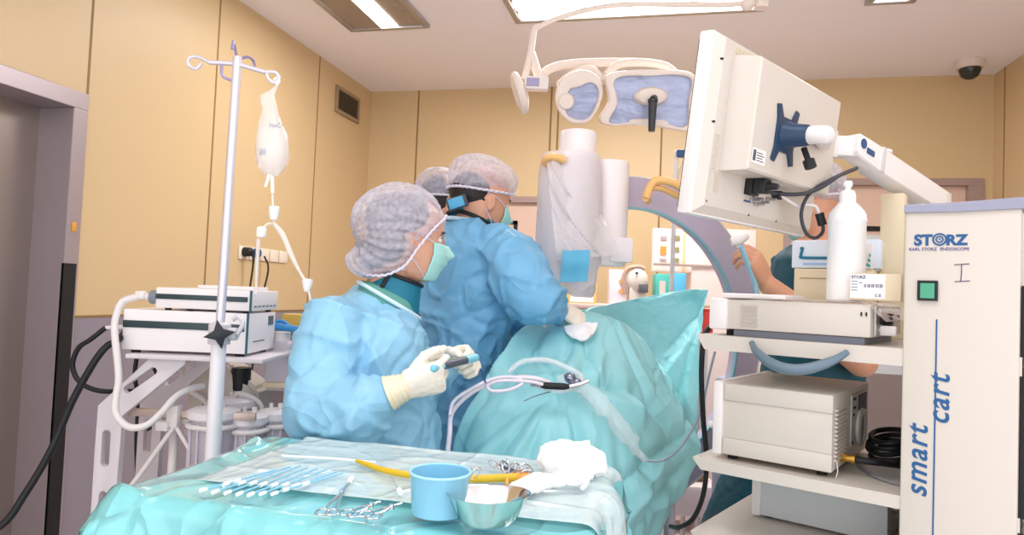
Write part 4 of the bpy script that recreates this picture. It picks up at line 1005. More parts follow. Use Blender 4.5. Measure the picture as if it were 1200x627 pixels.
M_, s, h = lobe(680, 113, [(652, 106), (660, 91), (681, 83), (700, 91), (706, 108), (700, 127), (690, 142), (672, 144), (659, 135), (652, 121)], [(666, 107), (676, 103), (690, 98), (699, 103), (700, 116), (690, 137), (674, 139), (663, 130)], 'lamp_head', LD)
b = B(); b.lathe([(.018, .0), (.036, .0), (.036, .03), (.030, .04), (.018, .04)], M_ @ Matrix.Translation((-17*s, -6*s, 0)), 24); hb = link('hub', b, LMW, h)
b = B(); b.lathe([(.001, .02), (.018, .02), (.014, .035), (.001, .036)], M_ @ Matrix.Translation((-17*s, -6*s, 0)), 16); link('hub_button', b, mat('button_yellow', 'e5c26a', .4), hb)
M_, s, h = lobe(762, 113, [(708, 95), (716, 86), (760, 83), (808, 87), (814, 112), (811, 150), (790, 151), (772, 148), (740, 146), (712, 146), (703, 138), (713, 118)], [(720, 94), (760, 90), (805, 92), (806, 118), (805, 146), (786, 146), (777, 140), (742, 139), (735, 143), (714, 142), (723, 121)], 'lamp_head', LD-.03)
b = B(); b.loft([[(20*s*q*math.cos(a), 11*s*q*math.sin(a), z) for a in [2*math.pi*i/28 for i in range(28)]] for q, z in ((1, .0), (.98, .02), (.8, .035), (.4, .04))]); b.bm.transform(M_); hb = link('hub', b, LMW, h)
b = B(); hp = at(765, 120, LD-.09); b.cyl(hp, at(763.5, 154, LD-.09), .019, .014, n=18); b.cyl(hp+Vector((0, 0, .012)), hp, .021, n=18); b.cyl(M_ @ Vector((3*s, -2*s, .03)), hp+Vector((0, 0, .01)), .016); link('handle', b, mat('handle_black', '34383c', .4), h)
b = B(); b.tube([at(710, 88, LD+.05), at(722, 77, LD+.05), at(745, 73, LD+.05), at(775, 76, LD+.06), at(790, 84, LD+.05)], .018, 12); b.tube([at(655, 100, LD+.04), at(672, 86, LD+.06), at(692, 81, LD+.06), at(705, 92, LD+.05), at(716, 98, LD+.03)], .018, 12)
b.tube([at(632, 92, LD+.04), at(646, 80, LD+.06), at(680, 74, LD+.1), at(745, 73, LD+.09)], .02, 12); b.tube([at(622, 62, LD), at(632, 92, LD+.04)], .02, 10, 0); link('yoke', b, LMW, lamp)

# ================================================================== background furniture behind the table
def pbox(b, x0, y0, x1, y1, d, depth, bev=.004):
    """box whose front face spans the given image rectangle at depth d"""
    c0, c1 = at(x0, y1, d), at(x1, y0, d); c = at((x0+x1)/2, (y0+y1)/2, d); Q = frame(c, LU, LV, (0, 0, 1))
    hw = (x1-x0)/2*d/FPX; hh = (y1-y0)/2*d/FPX; b.mm((-hw, 0, -hh), (hw, depth, hh), Q, bev); return Q, hw, hh
BD2 = 4.3
WCAB = mat('cabinet_white', 'dccdc8', .4)
z_top = at(745, 358, 4.15).z; cc = at(745, 346, BD2+.05)
cab = thing('storage_cabinet', (cc.x, cc.y, 0), 'pale low cabinet standing against the far wall behind the operating table', 'cabinet')
Cm = frame((cc.x, cc.y, 0), LU, LV, (0, 0, 1))
b = B(Cm); b.mm((-.62, -.28, .08), (.72, .25, z_top-.03), bev=.006); link('body', b, WCAB, cab)
b = B(Cm); b.mm((-.63, -.29, z_top-.03), (.73, .26, z_top), bev=.004); link('worktop', b, mat('worktop_pink', 'd9bfb4', .4), cab)
b = B(Cm)
for x in (-.61, -.16, .28): b.mm((x, -.295, .12), (x+.42, -.281, z_top-.06), bev=.004)
link('door', b, WCAB, cab)
b = B(Cm); b.mm((-.6, -.22, 0), (.7, .22, .08)); link('plinth', b, FRM, cab, smooth=False)
cab2 = thing('wall_unit', cc+Vector((.4, .1, 0)), 'tall pale pink panel unit standing on the low cabinet inside the x-ray arc', 'cabinet')
b = B(); Q, hw, hh = pbox(b, 811, 268, 885, 359, BD2+.12, .25); link('body', b, WCAB, cab2)
b = B(Q).mm((-hw-.25, -.012, -.005), (hw, .0, .01)); link('rail', b, FRM, cab2, smooth=False)
t = thing('picture_board', at(789, 293, BD2+.15), 'white board with six small coloured pictures on the far wall beside the x-ray arc', 'board')
b = B(); Q, hw, hh = pbox(b, 765, 268, 813, 319, BD2+.15, .04); link('board', b, mat('board_white', 'f1e6e0', .45), t)
b = B(Q)
b.mm((hw*.45, -.006, -hh*.98), (hw*.6, -.001, hh*.98)); link('edge_strip', b, mat('strip_peach', 'efc39a', .5), t, smooth=False)
for (x, y, col, nm, w_, h_) in ((-.5, .55, 'a9969c', 'grey', .16, .09), (.1, .58, '8f8a5e', 'olive', .2, .11), (-.5, -.02, 'f0913f', 'orange', .15, .2), (.1, .05, '84825c', 'olive', .18, .1), (.1, -.45, '8a875f', 'olive', .18, .1), (-.5, -.45, 'b7a3a6', 'grey', .16, .05)):
    b = B(Q).mm((hw*(x-w_), -.007, hh*(y-h_)), (hw*(x+w_), -.001, hh*(y+h_))); link('picture', b, mat('picture_'+nm, col, .5), t, smooth=False)
t = thing('round_monitor', at(747, 358, 4.2), 'cream rounded device with a small dark screen on the far cabinet', 'medical device')
q = at(747, 332, 4.15); Q = frame(q, LU, LV, (0, 0, 1)); b = B(Q); b.ball((0, 0, .012), (.066, .05, .078)); b.mm((-.05, -.03, z_top-q.z), (.05, .05, -.02), None, bev=.01); link('body', b, CREAM, t)
b = B(Q).mm((-.0, -.058, -.055), (.055, -.03, -.005), bev=.004); link('screen', b, mat('device_screen', '5d5f66', .2), t)
b = B(Q).tube([(-.075, -.0, -.07), (-.085, 0, .03), (-.06, 0, .085), (0, 0, .1), (.04, 0, .09)], .014, 8); link('carry_handle', b, mat('handle_brown', 'b59684', .5), t)
b = B(Q); b.cyl((-.015, -.045, .06), (-.015, -.055, .06), .008); link('button', b, DARK, t)
b = B(); Q, hw, hh = pbox(b, 768, 321, 786, 358, 4.15, .1); t = thing('teal_carton', Q.translation, 'teal and white carton standing upright on the far cabinet', 'carton'); link('carton', b, mat('carton_teal', '4fb3a8', .5), t)
b = B(Q).mm((-hw*.5, -.004, -hh*.9), (hw*.3, -.001, hh*.55)); link('label', b, CREAM, t, smooth=False)
b = B(); Q, hw, hh = pbox(b, 787, 320, 804, 358, 4.15, .1); link('blue_carton', b, mat('carton_blue', '58b2d8', .5), label='plain blue carton right of the teal carton on the far cabinet', cat='carton')
b = B(); Q, hw, hh = pbox(b, 714, 316, 735, 358, 4.15, .08); t = thing('dotted_panel', Q.translation, 'pale narrow panel box with two orange dots on the far cabinet', 'box'); link('panel', b, mat('panel_lilac', 'e6dce6', .4), t)
b = B(Q); 
for z in (.35, -.2): b.cyl((hw*.3, -.001, hh*z), (hw*.3, -.006, hh*z), .014, n=14)
link('dot', b, mat('dot_orange', 'f0a860', .5), t)
t = thing('yellow_frame_box', at(682, 352, 4.1), 'white box with a yellow frame low on the far cabinet under the imaging head', 'box')
b = B(); Q, hw, hh = pbox(b, 664, 331, 699, 358, 4.15, .1); link('frame', b, mat('frame_yellow', 'dcb865', .5), t)
b = B(Q).mm((-hw*.75, -.004, -hh*.7), (hw*.8, -.001, hh*.95)); link('panel', b, MATS['board_white'], t, smooth=False)
b = B(); Q, hw, hh = pbox(b, 822, 362, 836, 392, 3.6, .15); t = thing('red_bin', (Q.translation.x, Q.translation.y, 0), 'bright red waste bin beside the drape and the cart', 'bin'); link('bin_body', b, mat('red_plastic', 'e0473f', .4), t)
b = B(Q); b.mm((-hw*.5, .03, -Q.translation.z), (hw*.5, .12, -hh)); link('stand', b, ALU, t); b = B(Q); b.mm((-hw*1.05, -.005, hh*.8), (hw*1.05, .155, hh), bev=.003); link('lid', b, mat('red_lid', 'cf3b36', .4), t)
# drip hook with blue clip behind the monitor
t = thing('hanger_pole', (at(792, 300, 3.1).x, at(792, 300, 3.1).y, 0), 'slim white pole with a blue clip standing behind the monitor', 'pole')
q = at(792, 186, 3.1); b = B(); b.cyl(Vector((q.x, q.y, 0)), q, .010); b.tube([q, q+Vector((0, 0, .03)), q+LU*.03+Vector((0, 0, .035)), q+LU*.06+Vector((0, 0, .02))], .008, 8); b.lathe([(.001, 0), (.16, 0), (.14, .03), (.001, .03)], Matrix.Translation((q.x, q.y, 0)), 20); link('pole', b, WHITE, t)
b = B(frame(q+Vector((0, 0, .02)), LU, LV, (0, 0, 1))).mm((.0, -.02, -.012), (.05, .02, .018), bev=.003); link('clip', b, NAVY, t)
b = B().tube([q+LU*.05, q+LU*.02+Vector((0, 0, -.04)), q+LU*.01+Vector((0, 0, -.12))], .006, 8); link('loop', b, CREAM2, t)
# ================================================================== sheets
def cat1(p0, p1, p2, p3, t): return .5*((2*p1)+(p2-p0)*t+(2*p0-5*p1+4*p2-p3)*t*t+(3*p1-p0-3*p2+p3)*t**3)
def surf(ctrl, nu, nv):
    C_ = [[Vector(p) for p in r] for r in ctrl]; nr, nc = len(C_), len(C_[0])
    def line(P, t):
        k = min(int(t), len(P)-2); f = t-k; p1, p2 = P[k], P[k+1]
        p0 = P[k-1] if k > 0 else p1*2-p2; p3 = P[k+2] if k+2 < len(P) else p2*2-p1
        return cat1(p0, p1, p2, p3, f)
    out = []
    for j in range(nv+1):
        v = (nr-1)*j/nv; out.append([])
        cols = [line([C_[r][c] for r in range(nr)], v) for c in range(nc)]
        for i in range(nu+1): out[-1].append(line(cols, (nc-1)*i/nu))
    return out
def sheet(rows, fold, thick=.002):
    """rows -> bmesh sheet, displaced along its normals by fold(P,u,v)"""
    nu, nv = len(rows[0]), len(rows); b = B().grid(rows); P = bmP(b.bm); N = bmN(b.bm)
    uu = np.tile(np.linspace(0, 1, nu), nv); vv = np.repeat(np.linspace(0, 1, nv), nu)
    bmset(b.bm, P+N*fold(P, uu, vv)[:, None]); b.bm.normal_update()
    bmesh.ops.solidify(b.bm, geom=list(b.bm.faces), thickness=thick); return b

# ------------------------------------------------------------------ operating table under the drape
tc = at(690, 480, 2.42)
ot = thing('operating_table', (tc.x, tc.y, 0), 'operating table hidden beneath the turquoise patient drape', 'operating table')
Tm = frame((tc.x, tc.y, 0), LU, LV, (0, 0, 1))
b = B(Tm).mm((-.17, -.16, .78), (.25, .20, .84), bev=.02); link('table_top', b, BLACK, ot)
b = B(Tm).mm((-.14, -.05, .1), (.1, .2, .78), bev=.02); link('column', b, ALU, ot)
b = B(Tm).mm((-.18, -.15, 0), (.25, .2, .1), bev=.02); link('base', b, ALU, ot)

A = lambda x, y, d: at(x, y, d)
front = [
 [A(606, 402, 2.62), A(626, 384, 2.60), A(655, 373, 2.58), A(694, 371, 2.58), A(734, 385, 2.6), A(768, 418, 2.62), A(796, 465, 2.66)],
 [A(604, 390, 2.42), A(624, 382, 2.40), A(655, 372, 2.38), A(695, 369, 2.36), A(734, 382, 2.38), A(768, 418, 2.42), A(800, 474, 2.50)],
 [A(594, 412, 2.25), A(614, 412, 2.20), A(652, 408, 2.16), A(695, 408, 2.15), A(740, 425, 2.18), A(780, 456, 2.25), A(812, 502, 2.38)],
 [A(575, 440, 2.10), A(606, 444, 2.03), A(650, 450, 1.99), A(694, 455, 2.00), A(742, 470, 2.04), A(788, 498, 2.14), A(820, 528, 2.28)],
 [A(548, 478, 2.01), A(586, 484, 1.94), A(640, 494, 1.90), A(694, 505, 1.90), A(744, 520, 1.94), A(782, 545, 2.05), A(806, 560, 2.18)],
 [A(530, 520, 1.99), A(570, 535, 1.90), A(634, 550, 1.86), A(694, 562, 1.86), A(742, 572, 1.90), A(772, 588, 1.99), A(790, 592, 2.12)],
 [A(528, 580, 1.99), A(560, 600, 1.89), A(630, 620, 1.86), A(690, 628, 1.86), A(735, 628, 1.90), A(758, 624, 1.98), A(778, 610, 2.08)],
 [A(528, 700, 2.0), A(555, 720, 1.90), A(628, 735, 1.87), A(688, 735, 1.87), A(726, 720, 1.90), A(742, 690, 1.98), A(758, 660, 2.06)]]
def seg(u, v, a, b, w, k=1.6):
    ax, ay = a; bx, by = b; L2 = (bx-ax)**2+(by-ay)**2
    t = np.clip(((u-ax)*(bx-ax)+(v-ay)*(by-ay))/L2, 0, 1); dd = np.hypot(u-ax-t*(bx-ax), v-ay-t*(by-ay))
    return np.clip(1-dd/w, 0, 1)**k*(.35+.65*np.sin(np.pi*np.clip(t*.9+.05, 0, 1)))
sgn = 1
FOLDS = [((.19, .17), (.0, .44), .07, -.050), ((.26, .19), (.09, .44), .05, .022), ((.50, .24), (.44, .43), .04, .018), ((.55, .25), (.51, .42), .035, -.014), ((.40, .25), (.36, .40), .04, .012),
         ((.50, .42), (.68, .385), .05, .030), ((.68, .385), (.88, .46), .05, .026), ((.55, .46), (.75, .46), .06, -.022), ((.66, .40), (.69, .50), .03, -.012),
         ((.30, .47), (.02, .80), .05, .020), ((.31, .48), (.14, .84), .04, .024), ((.33, .48), (.26, .88), .04, .018), ((.36, .48), (.38, .90), .045, .022), ((.40, .48), (.52, .86), .05, .024), ((.33, .5), (.20, .84), .03, -.014), ((.37, .5), (.33, .88), .03, -.014), ((.40, .5), (.45, .86), .035, -.012),
         ((.88, .46), (.60, .74), .05, .026), ((.93, .56), (.74, .84), .05, .028), ((.80, .60), (.66, .84), .04, -.016), ((.62, .55), (.80, .68), .04, .016), ((.72, .10), (.93, .38), .05, .020), ((.62, .16), (.80, .40), .04, -.012)]
def ffold(P, u, v):
    lower = np.clip((v-.45)/.35, 0, 1)
    ang = (u-.42)*(1+.4*(1-v))
    wv = vnoise(np.stack([u*4, v*2.2, u*0], 1), 3)
    rad = lower*(.018*(1-2*np.abs(np.sin(ang*16+2.0*wv)))+.014*crease(np.stack([ang*13, v*.9, u*0], 1), 5, 5)+.005*np.sin(ang*71+4*wv))
    upper = np.clip(1-np.abs(v-.26)/.3, 0, 1)
    up = upper*(.012*vnoise(np.stack([u*6+v*4, v*5, u*0], 1), 11)+.009*crease(np.stack([u*7+v*3, v*2.5-u*2, u*0], 1), 7, 5))
    gen = .007*vnoise(P*np.array([4, 4, 5]), 17)+.012*(1-np.clip((v-.4)/.2, 0, 1))*crease(np.stack([u*5-v*3, v*1.5+u*1, u*0], 1), 19, 8)+.003*vnoise(P*13, 29)
    tight = .007*np.clip(1-np.abs(v-.40)/.14, 0, 1)*np.sin(u*46+2*np.sin(v*9))*np.clip(1-np.abs(u-.5)/.3, 0, 1)
    sadl = -.03*np.exp(-((v-.40)/.05)**2)*np.clip(1-np.abs(u-.30)/.4, 0, 1)
    fo = sum(A_*seg(u+.006*vnoise(P*20, 3), v, a, b, w_) for a, b, w_, A_ in FOLDS)
    return rad*.55+up+gen+tight+sadl+fo*sgn
pd = link('patient_drape', sheet(surf(front, 150, 170), ffold), DRAPE, label='turquoise surgical drape over the patient and operating table in the middle of the room', cat='surgical drape', ang=180)
back = [
 [A(632, 380, 2.80), A(672, 366, 2.82), A(716, 356, 2.84), A(766, 346, 2.85), A(805, 340, 2.80), A(826, 336, 2.74)],
 [A(630, 400, 2.78), A(672, 384, 2.80), A(718, 372, 2.82), A(768, 362, 2.84), A(808, 356, 2.78), A(824, 358, 2.70)],
 [A(634, 440, 2.76), A(680, 425, 2.78), A(728, 408, 2.80), A(768, 392, 2.80), A(802, 388, 2.70), A(821, 392, 2.62)],
 [A(640, 490, 2.74), A(690, 475, 2.76), A(735, 450, 2.74), A(772, 428, 2.68), A(802, 430, 2.60), A(820, 436, 2.56)],
 [A(646, 540, 2.72), A(700, 520, 2.74), A(742, 490, 2.70), A(776, 472, 2.60), A(804, 482, 2.52), A(817, 490, 2.50)],
 [A(650, 590, 2.70), A(706, 560, 2.70), A(745, 535, 2.66), A(778, 520, 2.56), A(802, 522, 2.50), A(816, 520, 2.48)]]
def bfold(P, u, v): return .045*seg(u, v, (.98, .02), (.55, .6), .16)+.03*seg(u, v, (.97, .3), (.62, .85), .1)-.03*seg(u, v, (.9, .4), (.6, .75), .08)+.014*vnoise(P*5, 41)+.006*facet(P, 43, 6)+.012*crease(np.stack([u*5+v*6, v*2-u, u*0], 1), 45, 5)+.005*crease(P*10, 46, 6)
link('screen_drape', sheet(surf(back, 90, 80), bfold), mat('turquoise_deep', '96dade', .55, crs=.3, cscale=4, bump=.06, bscale=50, var=.04, vscale=7), label='turquoise drape held up as a slanting screen behind the patient drape', cat='surgical drape', ang=180)

# things lying on the patient drape
def rest(x, y, d): return at(x, y, d)
def lumpcloth(name, px, py, d, wx, wy, h, label, cat='gauze', seed=1, group=None, rot=0, mt=None):
    c = at(px, py, d); Q = frame(c, LU, LV, (0, 0, 1)) @ Matrix.Rotation(rot, 4, 'Z'); b = B(); b.ball((0, 0, 0), (wx, wy, h), Q, 48, 30)
    P = bmP(b.bm); N = bmN(b.bm); bmset(b.bm, P+N*(h*.30*facet(P, seed, 16)*2+h*.22*ridge(P*22, seed+1)+h*.12*vnoise(P*55, seed+2))[:, None])
    return link(name, b, mt or CLOTHW, label=label, cat=cat, group=group, ang=180)
g1 = [[A(661, 384, 2.24), A(678, 381, 2.26), A(701, 380, 2.25)], [A(664, 390, 2.2), A(682, 388, 2.2), A(697, 390, 2.2)], [A(672, 396, 2.16), A(680, 400, 2.15), A(688, 397, 2.16)]]
link('gauze_pad', sheet(surf(g1, 30, 20), lambda P, u, v: .006*ridge(P*14, 61)+.004*facet(P, 62, 25), .006), CLOTHW, label='flat white gauze pad lying on the top of the patient drape', cat='gauze', ang=180)
lumpcloth('gauze_pad', 678, 374, 2.36, .035, .03, .014, 'small crumpled gauze with a yellow stain by the surgeon\'s glove', seed=71, mt=mat('stained_gauze', 'f3e6cf', .8, bump=.1, bscale=90))

# tubing, scope and cables on the patient drape
def tubeset(name, paths, r, m, label, cat, n=10):
    b = B()
    for p in paths: b.tube([at(*q) for q in p], r, n)
    return link(name, b, m, label=label, cat=cat)
HOSE = mat('hose_white', 'e6e0ea', .3); 
tubeset('suction_tube', [[(524, 535, 1.78), (527, 508, 1.80), (530, 483, 1.84), (550, 462, 1.86), (575, 449, 1.88), (600, 443, 1.89), (625, 443, 1.89), (645, 449, 1.90)]], .0065, HOSE, 'pale tube curving up from beside the nurse onto the patient drape', 'tube')
tubeset('suction_tube', [[(527, 487, 1.80), (532, 470, 1.83), (552, 456, 1.85), (578, 444, 1.87), (602, 442, 1.87), (612, 449, 1.87), (596, 457, 1.86), (576, 458, 1.86), (572, 451, 1.87), (590, 446, 1.87), (625, 448, 1.87), (650, 456, 1.88)]], .0048, HOSE, 'thin pale tube looped twice on the patient drape', 'tube')
CT = mat('clear_hose', 'eef3f6', .08, alpha=.45, spec=.9)
tubeset('clear_hose', [[(596, 436, 1.97), (612, 424, 1.98), (640, 422, 1.98), (662, 430, 1.97), (680, 440, 1.95), (676, 452, 1.92), (655, 458, 1.90), (630, 452, 1.90)]], .008, CT, 'clear hose lying in an arc around the black camera head', 'hose')
rows = []
path = spline([at(*q) for q in ((655, 446, 1.93), (680, 452, 1.92), (700, 468, 1.90), (718, 490, 1.885), (736, 512, 1.88), (756, 540, 1.88))], 8)
b = B().tube(path, [.016, .020, .019, .021, .018, .016, .006], 16, 0); P = bmP(b.bm); N = bmN(b.bm); bmset(b.bm, P+N*(.006*ridge(P*30, 81)+.004*ridge(P*60, 82))[:, None])
link('camera_sleeve', b, mat('sleeve_film', 'f6fbfc', .04, alpha=.26, spec=1.0), label='crinkled clear plastic sleeve running down the patient drape to a grey cable', cat='plastic sleeve')
t = thing('endoscope', at(652, 455, 1.89), 'small black endoscope camera head lying among the clear tubes on the drape', 'endoscope')
b = B().tube([at(634, 452, 1.88), at(640, 452, 1.875), at(660, 453, 1.87), at(667, 453, 1.87)], [.006, .0095, .0095, .006], 16, 4); link('body', b, BLACK, t)
b = B().tube([at(667, 453, 1.87), at(680, 450, 1.87), at(690, 446, 1.87)], .006, 10); b.tube([at(622, 451, 1.88), at(634, 452, 1.88)], .005, 8, 0); link('shaft', b, CHROME, t)
b = B(); b.ball(at(668, 443, 1.91), .016); b.ball(at(676, 448, 1.90), .013); b.cyl(at(664, 440, 1.92), at(672, 452, 1.89), .009); link('light_post', b, mat('smoked_steel', '8d93a5', .15, metal=.9), t)
tubeset('fine_wire', [[(614, 470, 1.875), (628, 464, 1.88), (645, 459, 1.88)]], .0018, mat('wire_grey', '70808a', .3, metal=.6), 'fine grey wire lying on the drape below the black camera head', 'wire', 6)
tubeset('grey_cable', [[(756, 540, 1.88), (775, 540, 1.89), (792, 530, 1.92), (806, 512, 1.96), (818, 490, 1.98), (826, 462, 1.98), (832, 435, 1.98), (838, 412, 1.98)]], .0035, mat('cable_slate', '8f9fae', .4), 'thin grey cable running from the clear sleeve up behind the cart', 'cable', 8)
tubeset('black_cable', [[(836, 380, 1.72), (828, 388, 1.70), (824, 402, 1.69), (822, 440, 1.70), (824, 490, 1.72), (828, 540, 1.74), (824, 580, 1.78), (812, 608, 1.82), (796, 618, 1.9), (786, 617, 2.0)]], .0065, BLACK, 'black cable hanging down in front of the cart shelves to the floor side', 'cable')
tubeset('blue_cap_tube', [[(783, 560, 2.3), (784, 590, 2.3), (785, 640, 2.3), (785, 700, 2.3)]], .02, mat('grey_post', 'a9a9b2', .4), 'grey tube hanging beneath the edge of the patient drape', 'tube', 14)

# ------------------------------------------------------------------ instrument table
TZ = 1.03; TX0, TX1, TY0, TY1 = -.865, -.115, .945, 1.375
it = thing('instrument_table', ((TX0+TX1)/2, (TY0+TY1)/2, 0), 'draped instrument table in the foreground', 'instrument table')
b = B().mm((TX0, TY0, TZ-.03), (TX1, TY1, TZ-.006), bev=.004); link('table_top', b, ALU, it)
b = B()
for x in (TX0+.1, TX1-.1): b.cyl((x, TY1-.1, .05), (x, TY1-.1, TZ-.03), .02); b.cyl((x, TY0+.05, .05), (x, TY0+.05, TZ-.03), .02)
link('frame', b, ALU, it)
for x in (TX0+.1, TX1-.1):
    for y in (TY0+.05, TY1-.1): b = B().tube([(x-.012, y, .03), (x+.012, y, .03)], .03, 16, 0); b.cyl((x, y, .03), (x, y, .06), .012); link('castor', b, BLACK, it)
def drape_pt(sx, sy, x0, x1, y0, y1, z, flare, rad=.03):
    cx = min(max(sx, x0), x1); cy = min(max(sy, y0), y1); ex, ey = sx-cx, sy-cy; e = math.hypot(ex, ey)
    if e < 1e-6: return Vector((sx, sy, z)), 0, (0, 0)
    ux, uy = ex/e, ey/e; fl = flare(ux, uy)
    if e < rad*1.57:
        a = e/rad; o = rad*math.sin(a); dz = rad*(1-math.cos(a))
    else:
        k = e-rad*1.57; o = rad+k*fl; dz = rad+k*math.sqrt(max(.1, 1-fl*fl))
    return Vector((cx+ux*o, cy+uy*o, z-dz)), e, (ux, uy)
def draped(x0, x1, y0, y1, z, ext, n, flare, wob, seed, lo=None):
    L0, R0, F0, K0 = ext; nx_, ny_ = n; rows = []; E = []
    for j in range(ny_+1):
        sy = lerp(y0-F0, y1+K0, j/ny_); row = []
        for i in range(nx_+1):
            sx = lerp(x0-L0, x1+R0, i/nx_); p, e, uv = drape_pt(sx, sy, x0, x1, y0, y1, z, flare)
            row.append(p); E.append((e, sx, sy))
        rows.append(row)
    b = B().grid(rows); P = bmP(b.bm); N = bmN(b.bm); N *= np.sign(N[:, 2:3]+.05) if False else 1
    E = np.array(E); bmset(b.bm, P+N*wob(P, E)[:, None]); return b
sg = -1
def tw(P, E):
    hang = np.clip(E[:, 0]/.25, 0, 1); top = 1-np.clip(E[:, 0]/.05, 0, 1)
    along = E[:, 1]*1.2+E[:, 2]*.9
    f = hang*(.026*np.sin(along*19+3*vnoise(E[:, 1:3][:, [0, 1, 1]]*3, 5))+.018*vnoise(P*6, 91)+.022*crease(P*np.array([5, 7, 4]), 92, 5)-.014*crease(P*np.array([9, 5, 7]), 97, 5)+.006*crease(P*16, 96, 6))
    left = np.clip((TX0+.20-E[:, 1])/.2, 0, 1)
    return f+top*(.003*np.maximum(0, ridge(P*np.array([6, 12, 1]), 93)))+left*top*(.016*crease(P*np.array([8, 8, 1]), 95, 5))+.010*crease(P*12, 94, 6)*np.clip(E[:, 0]/.04, 0, 1)
fl = lambda ux, uy: .46 if ux < -.3 else (.18 if ux > .3 else (.22 if uy < 0 else .10))
b = draped(TX0+.02, TX1, TY0, TY1, TZ-.002, (.52, .36, .34, .3), (190, 140), fl, tw, 1)
bmesh.ops.solidify(b.bm, geom=list(b.bm.faces), thickness=.0015)
td = link('table_drape', b, PLAST, label='shiny turquoise plastic drape hanging over the instrument table', cat='table drape', ang=180)
# white sheet covering the table top and hanging over the right end
def ww(P, E):
    top = 1-np.clip(E[:, 0]/.05, 0, 1)
    return top*(.0025*np.maximum(0, ridge(P*np.array([9, 15, 1]), 101))+.0012*np.maximum(0, facet(P, 102, 22)))+(1-top)*(.012*np.sin(E[:, 2]*26+2)+.008*vnoise(P*9, 104)+.006*crease(P*14, 105, 6))
fl2 = lambda ux, uy: .12
b = draped(TX0+.10, TX1+.004, TY0+.075, TY1+.004, TZ+.006, (.0, .36, .0, .0), (120, 80), fl2, ww, 2)
bmesh.ops.solidify(b.bm, geom=list(b.bm.faces), thickness=.001)
ws = link('table_sheet', b, mat('white_film_sheet', 'dbeff1', .14, crs=.3, cscale=5, bump=.35, bscale=22, coat=.4, alpha=.68), label='crinkled white sheet spread over the top of the instrument table', cat='sheet', ang=180)

IZ = TZ+.011
def T(x, y, h=0): p = onz(x, y, IZ+h); return p
# blue cannulas laid out in a row
CAN = mat('cannula_blue', '8fcbe9', .3); HUB = mat('hub_white', 'f6f8fa', .35)
ends = [((242, 573), (322, 551)), ((256, 575), (340, 547)), ((270, 576), (352, 546)), ((284, 577), (360, 548)), ((297, 578), (372, 549)), ((311, 577), (384, 550)), ((325, 577), (394, 553)), ((338, 573), (402, 554)), ((268, 567), (300, 556))]
ords = ['leftmost', 'second from the left', 'third from the left', 'fourth from the left', 'middle', 'fourth from the right', 'third from the right', 'second from the right', 'shortest, upper left']
for k, (e0, e1) in enumerate(ends):
    a, c = T(*e0, .005), T(*e1, .005); d_ = (c-a).normalized(); 
    t = thing('plastic_cannula', a, ords[k]+' of the pale blue cannulas laid out on the white sheet', 'cannula', 'blue cannulas in a row on the instrument table')
    b = B(); b.tube([a, c], .0017, 8, 0); link('tube', b, CAN, t)
    b = B(); h0 = a.lerp(c, .30); b.tube([h0-d_*.009, h0+d_*.006], .0034, 10, 0); b.tube([a-d_*.012, a+d_*.0], .0030, 10, 0); link('hub', b, HUB, t)
# metal instruments
def forceps(p0, p1, spread, label):
    a, c = T(*p0, .004), T(*p1, .004); d_ = (c-a).normalized(); s = Vector((-d_.y, d_.x, 0)); t = thing('forceps', a, label, 'forceps', 'steel instruments on the table')
    for k in (-1, 1):
        b = B(); L_ = (c-a).length
        b.tube([a+s*k*spread*1.1, a+d_*L_*.3+s*k*spread*.8, a+d_*L_*.62, c+s*k*.001], [.002, .0022, .0026, .0012], 8)
        rc = a-d_*.012+s*k*spread*1.1; b.tube([rc+(d_*math.cos(q)*.013+s*math.sin(q)*.010) for q in [2*math.pi*i/12 for i in range(12)]], .0018, 6, 2, closed=True)
        link('blade', b, CHROME, t)
    b = B(); pv_ = a+d_*L_*.62; b.cyl(pv_-Vector((0, 0, .003)), pv_+Vector((0, 0, .004)), .004, n=10); link('pivot', b, CHROME, t)
forceps((386, 597), (409, 566), .006, 'steel clamp lying just below the row of blue cannulas')
forceps((418, 599), (445, 588), .007, 'steel scissors lying between the long clamp and the scissors by the blue cup')
forceps((440, 601), (470, 590), .007, 'steel scissors lying right beside the blue cup')
def needle(p0, p1, label):
    a, c = T(*p0, .004), T(*p1, .004); t = thing('needle', a, label, 'needle', 'long needles on the table'); b = B().tube([a, c], .0011, 6, 0); link('shaft', b, CHROME, t)
    b = B(); d_ = (c-a).normalized(); b.tube([c-d_*.004, c+d_*.014], .0045, 8, 0); link('hub', b, HUB, t)
needle((392, 585), (410, 563), 'thin needle with a white hub at the left of the sheet')
needle((458, 558), (468, 575), 'short needle with a white hub near the yellow catheter')
b = B().tube([T(386, 537, .004), T(450, 541, .004), T(520, 546, .004), T(598, 550, .006)], .0014, 6); link('guide_wire', b, CHROME, label='long straight steel wire along the far edge of the instrument table', cat='wire')
b = B().tube([T(330, 534, .004), T(400, 538, .004), T(440, 542, .004)], .0022, 6); link('guide_wire', b, HUB, label='white straight probe at the far left edge of the instrument table', cat='probe')
t = thing('clamp_bundle', T(600, 553), 'tangled steel clamps and wires beside the yellow catheter end', 'clamps')
for k in range(5):
    c = T(584+k*8, 549+k*2.2, .008); b = B().tube([c+Vector((.018*math.cos(q), .012*math.sin(q)*(1+.2*k), .008+.008*math.sin(q*2+k))) for q in [2*math.pi*i/12 for i in range(12)]], .0016, 6, 3, closed=True); link('loop', b, CHROME, t)
b = B(); b.tube([T(583, 545, .01), T(600, 551, .012), T(628, 560, .006)], .003, 8); b.tube([T(590, 556, .008), T(610, 552, .012), T(632, 556, .006)], .0025, 8); link('shaft', b, mat('smoked_steel2', '7d83a0', .2, metal=.9), t)
